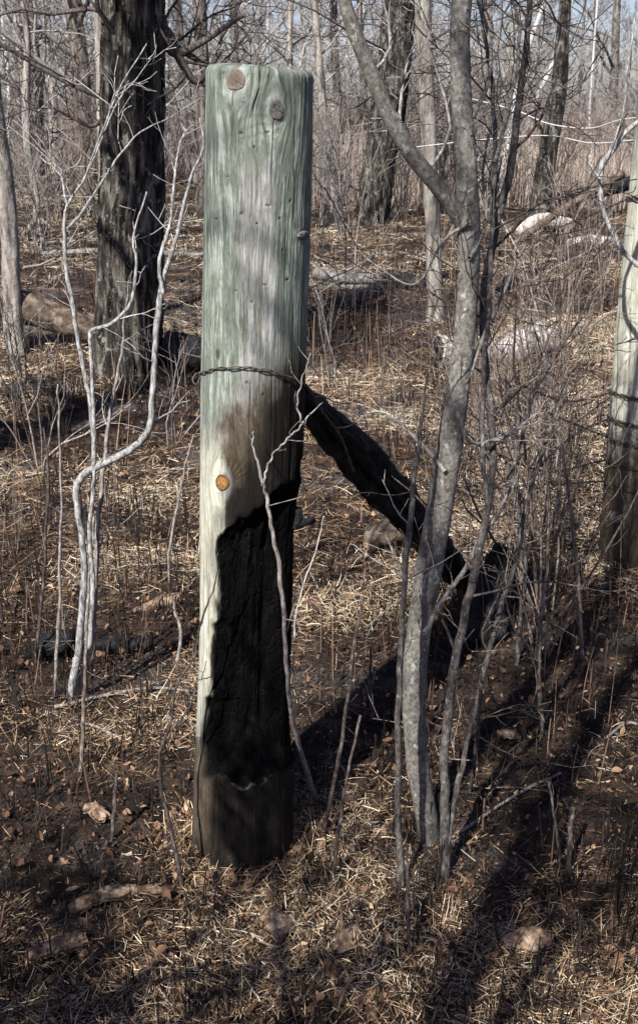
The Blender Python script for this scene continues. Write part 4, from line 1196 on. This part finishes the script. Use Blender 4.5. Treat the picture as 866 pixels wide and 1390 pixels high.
# understorey bushes in the wood
bush = [shrub_mesh(2.6, 12, .5, None, 2, .016, (5, 5, 4), .17, .004).build('bush', M['twig_red']), shrub_mesh(2.2, 10, .6, None, 2, .014, (5, 5, 4), .17, .004).build('bush', M['twig_grey'])]
first = [True, True]
bn = ['reddish leafless bush in the undergrowth', 'grey leafless bush in the undergrowth']
for i in range(92):
    k = i % 2
    a = -.36 + .72 * ((i * .618034 + .3) % 1.0)
    Y = 12.5 + 34 * ((i * .7548 + .1) % 1.0) ** 1.2
    if a > .03: Y = max(Y + 4, 19)
    zn = next((z for z in zones if z[0] <= a < z[1]), zones[-1])
    o = bush[k] if first[k] else bush[k].copy()
    if not first[k]: C.objects.link(o)
    first[k] = False
    x = a * Y; o.location = (x, Y, float(gz(x, Y))); s = random.uniform(.5, 1.15); o.scale = (s, s, s * random.uniform(.8, 1.2)); o.rotation_euler = (0, 0, random.uniform(0, 6.28))
    tag(o, '%s %s' % (bn[k], zn[2]), 'bush', '%s %s' % (bn[k], zn[2]))

# the far wood that reads as one mass
tb = TB()
for i in range(130):
    Y = random.uniform(62, 110); x = random.uniform(-.42, .42) * Y
    H = random.uniform(2.5, 5); p = np.array([x, Y, 0.])
    grow(tb, p, np.array([random.gauss(0, .06), 0, 1.]), H, random.uniform(.05, .11), 2, (11, 7), (25, 60), .08, .05, (4, 3, 3), .014, (.28, .5), .12, random.random())
tag(tb.build('distant_wood', M['twig_far']), 'brownish grey mass of bare trees closing off the distance', 'woodland', kind='stuff')


# ------------------------------------------------------------------ logs, bark and stones
def log(label, spec, Y, mat, dy=0.0, rough=.12, freq=6, sides=24, name='fallen_log', cat='log', hollow=None, ends=True, flat=1.0, seed=0, branches=()):
    q, rr = path(spec, Y, 14, 0, dy)
    b = q.mean(0)
    o = thing(name, label, cat, (b[0], b[1], float(gz(b[0], b[1]))))
    tb = TB(); tb.tube(q, rr, sides, rough, freq, tint=.5, flat=flat, seed=seed)
    tb.build('trunk' if cat in ('log',) else 'wood', mat, o)
    if ends:
        for e, d, r_ in ((0, q[0] - q[1], rr[0]), (-1, q[-1] - q[-2], rr[-1])):
            d = unit(d); t2 = TB(); t2.tube(np.array([q[e] - d * .01, q[e] + d * .004, q[e] + d * .012]), [r_ * .9, r_ * .9, r_ * .5], 18, .12, 20)
            t2.build('sawn_end' if False else 'broken_end', M['char'] if hollow else M['bark_chip'], o)
    if branches:
        t2 = TB()
        for sp in branches:
            bq, br = path(sp, Y, 6); t2.tube(bq, br, 8, .1, 20)
        t2.build('branch_stub', mat, o)
    return o


log('thick tan fallen log lying at the left behind the leaning grey trunk', [(-30, 402, 44), (30, 416, 44), (80, 432, 42), (135, 452, 36), (200, 470, 34)], dist(470), M['log_tan'])
log('dark fallen log between the big dark tree and the burnt post', [(222, 468, 44), (250, 478, 48), (300, 482, 44), (345, 490, 40)], dist(505), M['char'], hollow=True)
log('grey fallen trunk lying level right of the post', [(425, 372, 16), (480, 378, 17), (540, 380, 15), (575, 384, 10)], dist(392), M['log_grey'])
log('thin dark fallen stem lying just below the grey fallen trunk', [(430, 392, 7), (500, 390, 8), (560, 398, 5)], dist(398), M['log_grey'])
log('pale hollow log with yellowish wood behind the grey forked tree', [(594, 478, 46), (630, 480, 40), (672, 490, 34)], dist(500), M['log_white'], .1, hollow=True)
log('white bleached log end among the red brown twigs', [(672, 492, 34), (700, 474, 44), (734, 462, 46)], dist(500), M['log_white'], .45)
log('long thin brown log leaning up to the right near the second post', [(690, 338, 9), (740, 300, 10), (800, 262, 11), (845, 236, 11)], dist(335), M['log_tan'], .4)
log('dark tilted log behind the long thin brown log', [(758, 268, 14), (800, 262, 18), (850, 250, 18), (890, 240, 16)], dist(290), M['char'], hollow=True)
log('pale broken chunk of trunk lying in front of the brown leaning trunk', [(700, 316, 14), (735, 300, 22), (775, 306, 18)], dist(318), M['log_white'], .3)
log('small whitish chunk of wood in the clearing right of the leaning trunk', [(712, 268, 14), (726, 264, 16)], dist(276), M['log_white'], .2)
log('pale log lying in the sun below the dark tilted log', [(770, 330, 10), (800, 326, 14), (836, 330, 14)], dist(338), M['log_white'], .2)
log('slim grey log in the shade at the left, beyond the tan log', [(60, 344, 6), (160, 340, 8), (260, 346, 7), (300, 340, 5)], dist(350), M['log_grey'])
log('long pale log far back left of the post', [(20, 262, 8), (90, 250, 9), (150, 254, 8)], dist(262), M['log_tan'], 1.)
log('burnt black chunk of log left of the pale sapling', [(48, 886, 16), (66, 876, 34), (86, 870, 34), (98, 860, 18)], dist(896), M['char'], .05, .3, 22, hollow=True)
log('charred round log lying right of the pale sapling foot', [(122, 876, 16), (150, 874, 18), (180, 874, 18), (199, 874, 16)], dist(886), M['char'], .02, .14, 22, hollow=True)
log('half burnt stick of pale wood left of the post', [(186, 828, 8), (205, 822, 14), (228, 816, 18), (243, 812, 17)], dist(830), M['bark_chip'], .06, .22, 30)
log('dark rotten stick on the ash behind the post', [(388, 716, 8), (405, 712, 11), (424, 706, 10)], dist(760), M['char'], .05, .3, 40, hollow=True)
log('short pale stump of rotten wood behind the charred pole', [(500, 742, 20), (512, 726, 36), (545, 718, 40), (566, 722, 26)], dist(752), M['log_tan'], .12, .2, 14)


def flake(label, px, py, L, W, rz, mat, curl=.5, arch=.15, th=.006, rot=None):
    """a curled slab of bark"""
    p = G(px, py)
    nu, nv = 26, 10
    u, v = np.meshgrid(np.linspace(-1, 1, nu), np.linspace(-1, 1, nv), indexing='ij')
    prof = 1 - .55 * np.abs(u) ** 3 + .18 * n3(u * 3 + px, u * 0 + 2, 5)
    xx = u * L / 2 + .004 * n3(u * 2, v * 4, px); yy = v * W / 2 * prof + .1 * W * n3(u * 2.2, u * 0, px * .3)
    zz = (1 - (v * 1.0) ** 2) * W * curl * .5 + arch * L * (1 - u ** 2) * .35 + .0045 * n3(u * 5, v * 5, py) + .017
    c, s = math.cos(rz), math.sin(rz)
    top = np.stack([p[0] + xx * c - yy * s, p[1] + xx * s + yy * c, p[2] + zz], -1)
    bot = top - [0, 0, th]
    V = np.concatenate([top.reshape(-1, 3), bot.reshape(-1, 3)])
    i = np.arange(nu - 1)[:, None] * nv; j = np.arange(nv - 1)[None, :]
    q = np.stack([i + j, i + j + 1, i + nv + j + 1, i + nv + j], -1).reshape(-1, 4)
    K = nu * nv
    rim = []
    loop = [k * nv for k in range(nu)] + [(nu - 1) * nv + k for k in range(1, nv)] + [k * nv + nv - 1 for k in range(nu - 2, -1, -1)] + [k for k in range(nv - 2, 0, -1)]
    for a, b in zip(loop, loop[1:] + loop[:1]): rim.append([a, b, b + K, a + K])
    tb = TB(); tb.add(V, [q[:, ::-1], q + K, np.array(rim)], .5)
    o = tb.build('bark_flake', mat); return tag(o, label, 'bark', 'bark flakes on the ground')


flake('long curled strip of brown bark in the left foreground', 140, 1222, .15, .042, R(32), M['bark_chip'], .5, .25)
flake('bark strip at the bottom left corner', 78, 1284, .12, .045, R(28), M['bark_chip'], .5, .2)
flake('small tan bark flake by the burnt stub left of the post', 133, 1114, .075, .04, R(-38), M['bark_chip'], .5, .2)
flake('pale triangular bark flake in front of the post foot', 374, 1258, .085, .06, R(-50), M['bark_chip'], .35, .1)
flake('flat greyish slab of bark at the bottom right', 716, 1284, .10, .065, R(8), M['bark_chip'], .2, .05)
flake('brown bark piece under the curled strip', 205, 1212, .09, .03, R(-5), M['bark_chip'], .5, .2)
flake('bark flake lying at the bottom below the grey forked tree', 470, 1284, .09, .05, R(60), M['bark_chip'], .3, .1)
flake('small bark piece in the dark shade at the lower right', 690, 1010, .06, .035, R(-20), M['bark_chip'], .4, .2)


# fallen twigs lying about: the few that stand out
for sp, lb in (([(75, 968, 5), (150, 948, 5), (210, 938, 4), (262, 944, 3)], 'straw coloured stick lying left of the post'),
               ([(300, 1040, 3), (350, 1010, 3), (400, 1040, 3)], None),
               ([(170, 1010, 4), (120, 990, 4), (80, 1000, 3)], 'thin broken twig lying below the pale sapling'),
               ([(620, 1140, 5), (700, 1090, 4), (760, 1060, 3)], 'dark twig lying in the shade at the lower right'),
               ([(820, 1010, 4), (850, 990, 4), (880, 1000, 3)], 'pale twig lying at the right edge'),
               ([(340, 1268, 3), (362, 1284, 4), (380, 1290, 3)], 'whitish twig on the bottom foreground')):
    if lb is None: continue
    pts = []; rad = []
    for a, b, w_ in sp:
        g = G(a, b); g[2] += .012; pts.append(g); rad.append(.5 * w_ / ppm(g[1], 0))
    tb = TB(); q = smooth_path(pts, 6); tb.tube(q, np.interp(np.linspace(0, 1, len(q)), np.linspace(0, 1, len(rad)), rad), 7, .12, 50, tint=.6)
    tag(tb.build('fallen_twig', M['twig_grey']), lb, 'twig', 'twigs lying on the ground')

# ------------------------------------------------------------------ trees behind the photographer, whose shade falls over the foreground (the low one added for it)
def back_tree(label, x, y, r, H, nb, lvl, Lb, low):
    root = thing('bare_tree', label, 'tree', (x, y, float(gz(x, y))))
    pts = smooth_path([np.array([x, y, -.1]), np.array([x + .03, y, H * .33]), np.array([x - .05, y + .06, H * .66]), np.array([x, y, H])], 8)
    rr = np.linspace(r, r * .3, len(pts)); tb = TB(); tb.tube(pts, rr, 14, .08, 6, tint=.5); tb.build('trunk', M['grey_bark'], root)
    tc = TB()
    for k in range(nb):
        t = low + (1 - low) * (k + random.random()) / nb; i = min(len(pts) - 2, int(t * (len(pts) - 1)))
        grow(tc, pts[i], rdir(unit(pts[i + 1] - pts[i]), R(random.uniform(40, 75))), Lb * random.uniform(.6, 1.2), rr[i] * .4, lvl, (5, 5, 5), (25, 60), .2, .04, (7, 5, 4, 3), .003, (.4, .65), .15)
    tc.build('crown', M['twig_grey'], root)


back_tree('bare tree behind the photographer whose trunk shades the lower right', -1.02, -.75, .072, 5, 14, 3, 1.3, .35)
back_tree('straight bare tree standing outside the picture, casting a band of shade behind the saplings', -2.62, 3.75, .17, 6.5, 14, 3, 1.5, .3)
back_tree('low bushy bare tree added outside the picture on the left for its shade', -1.1, .35, .05, 1.55, 30, 3, .7, .15)  # unseen, added and sized to shade the foreground and the post's foot
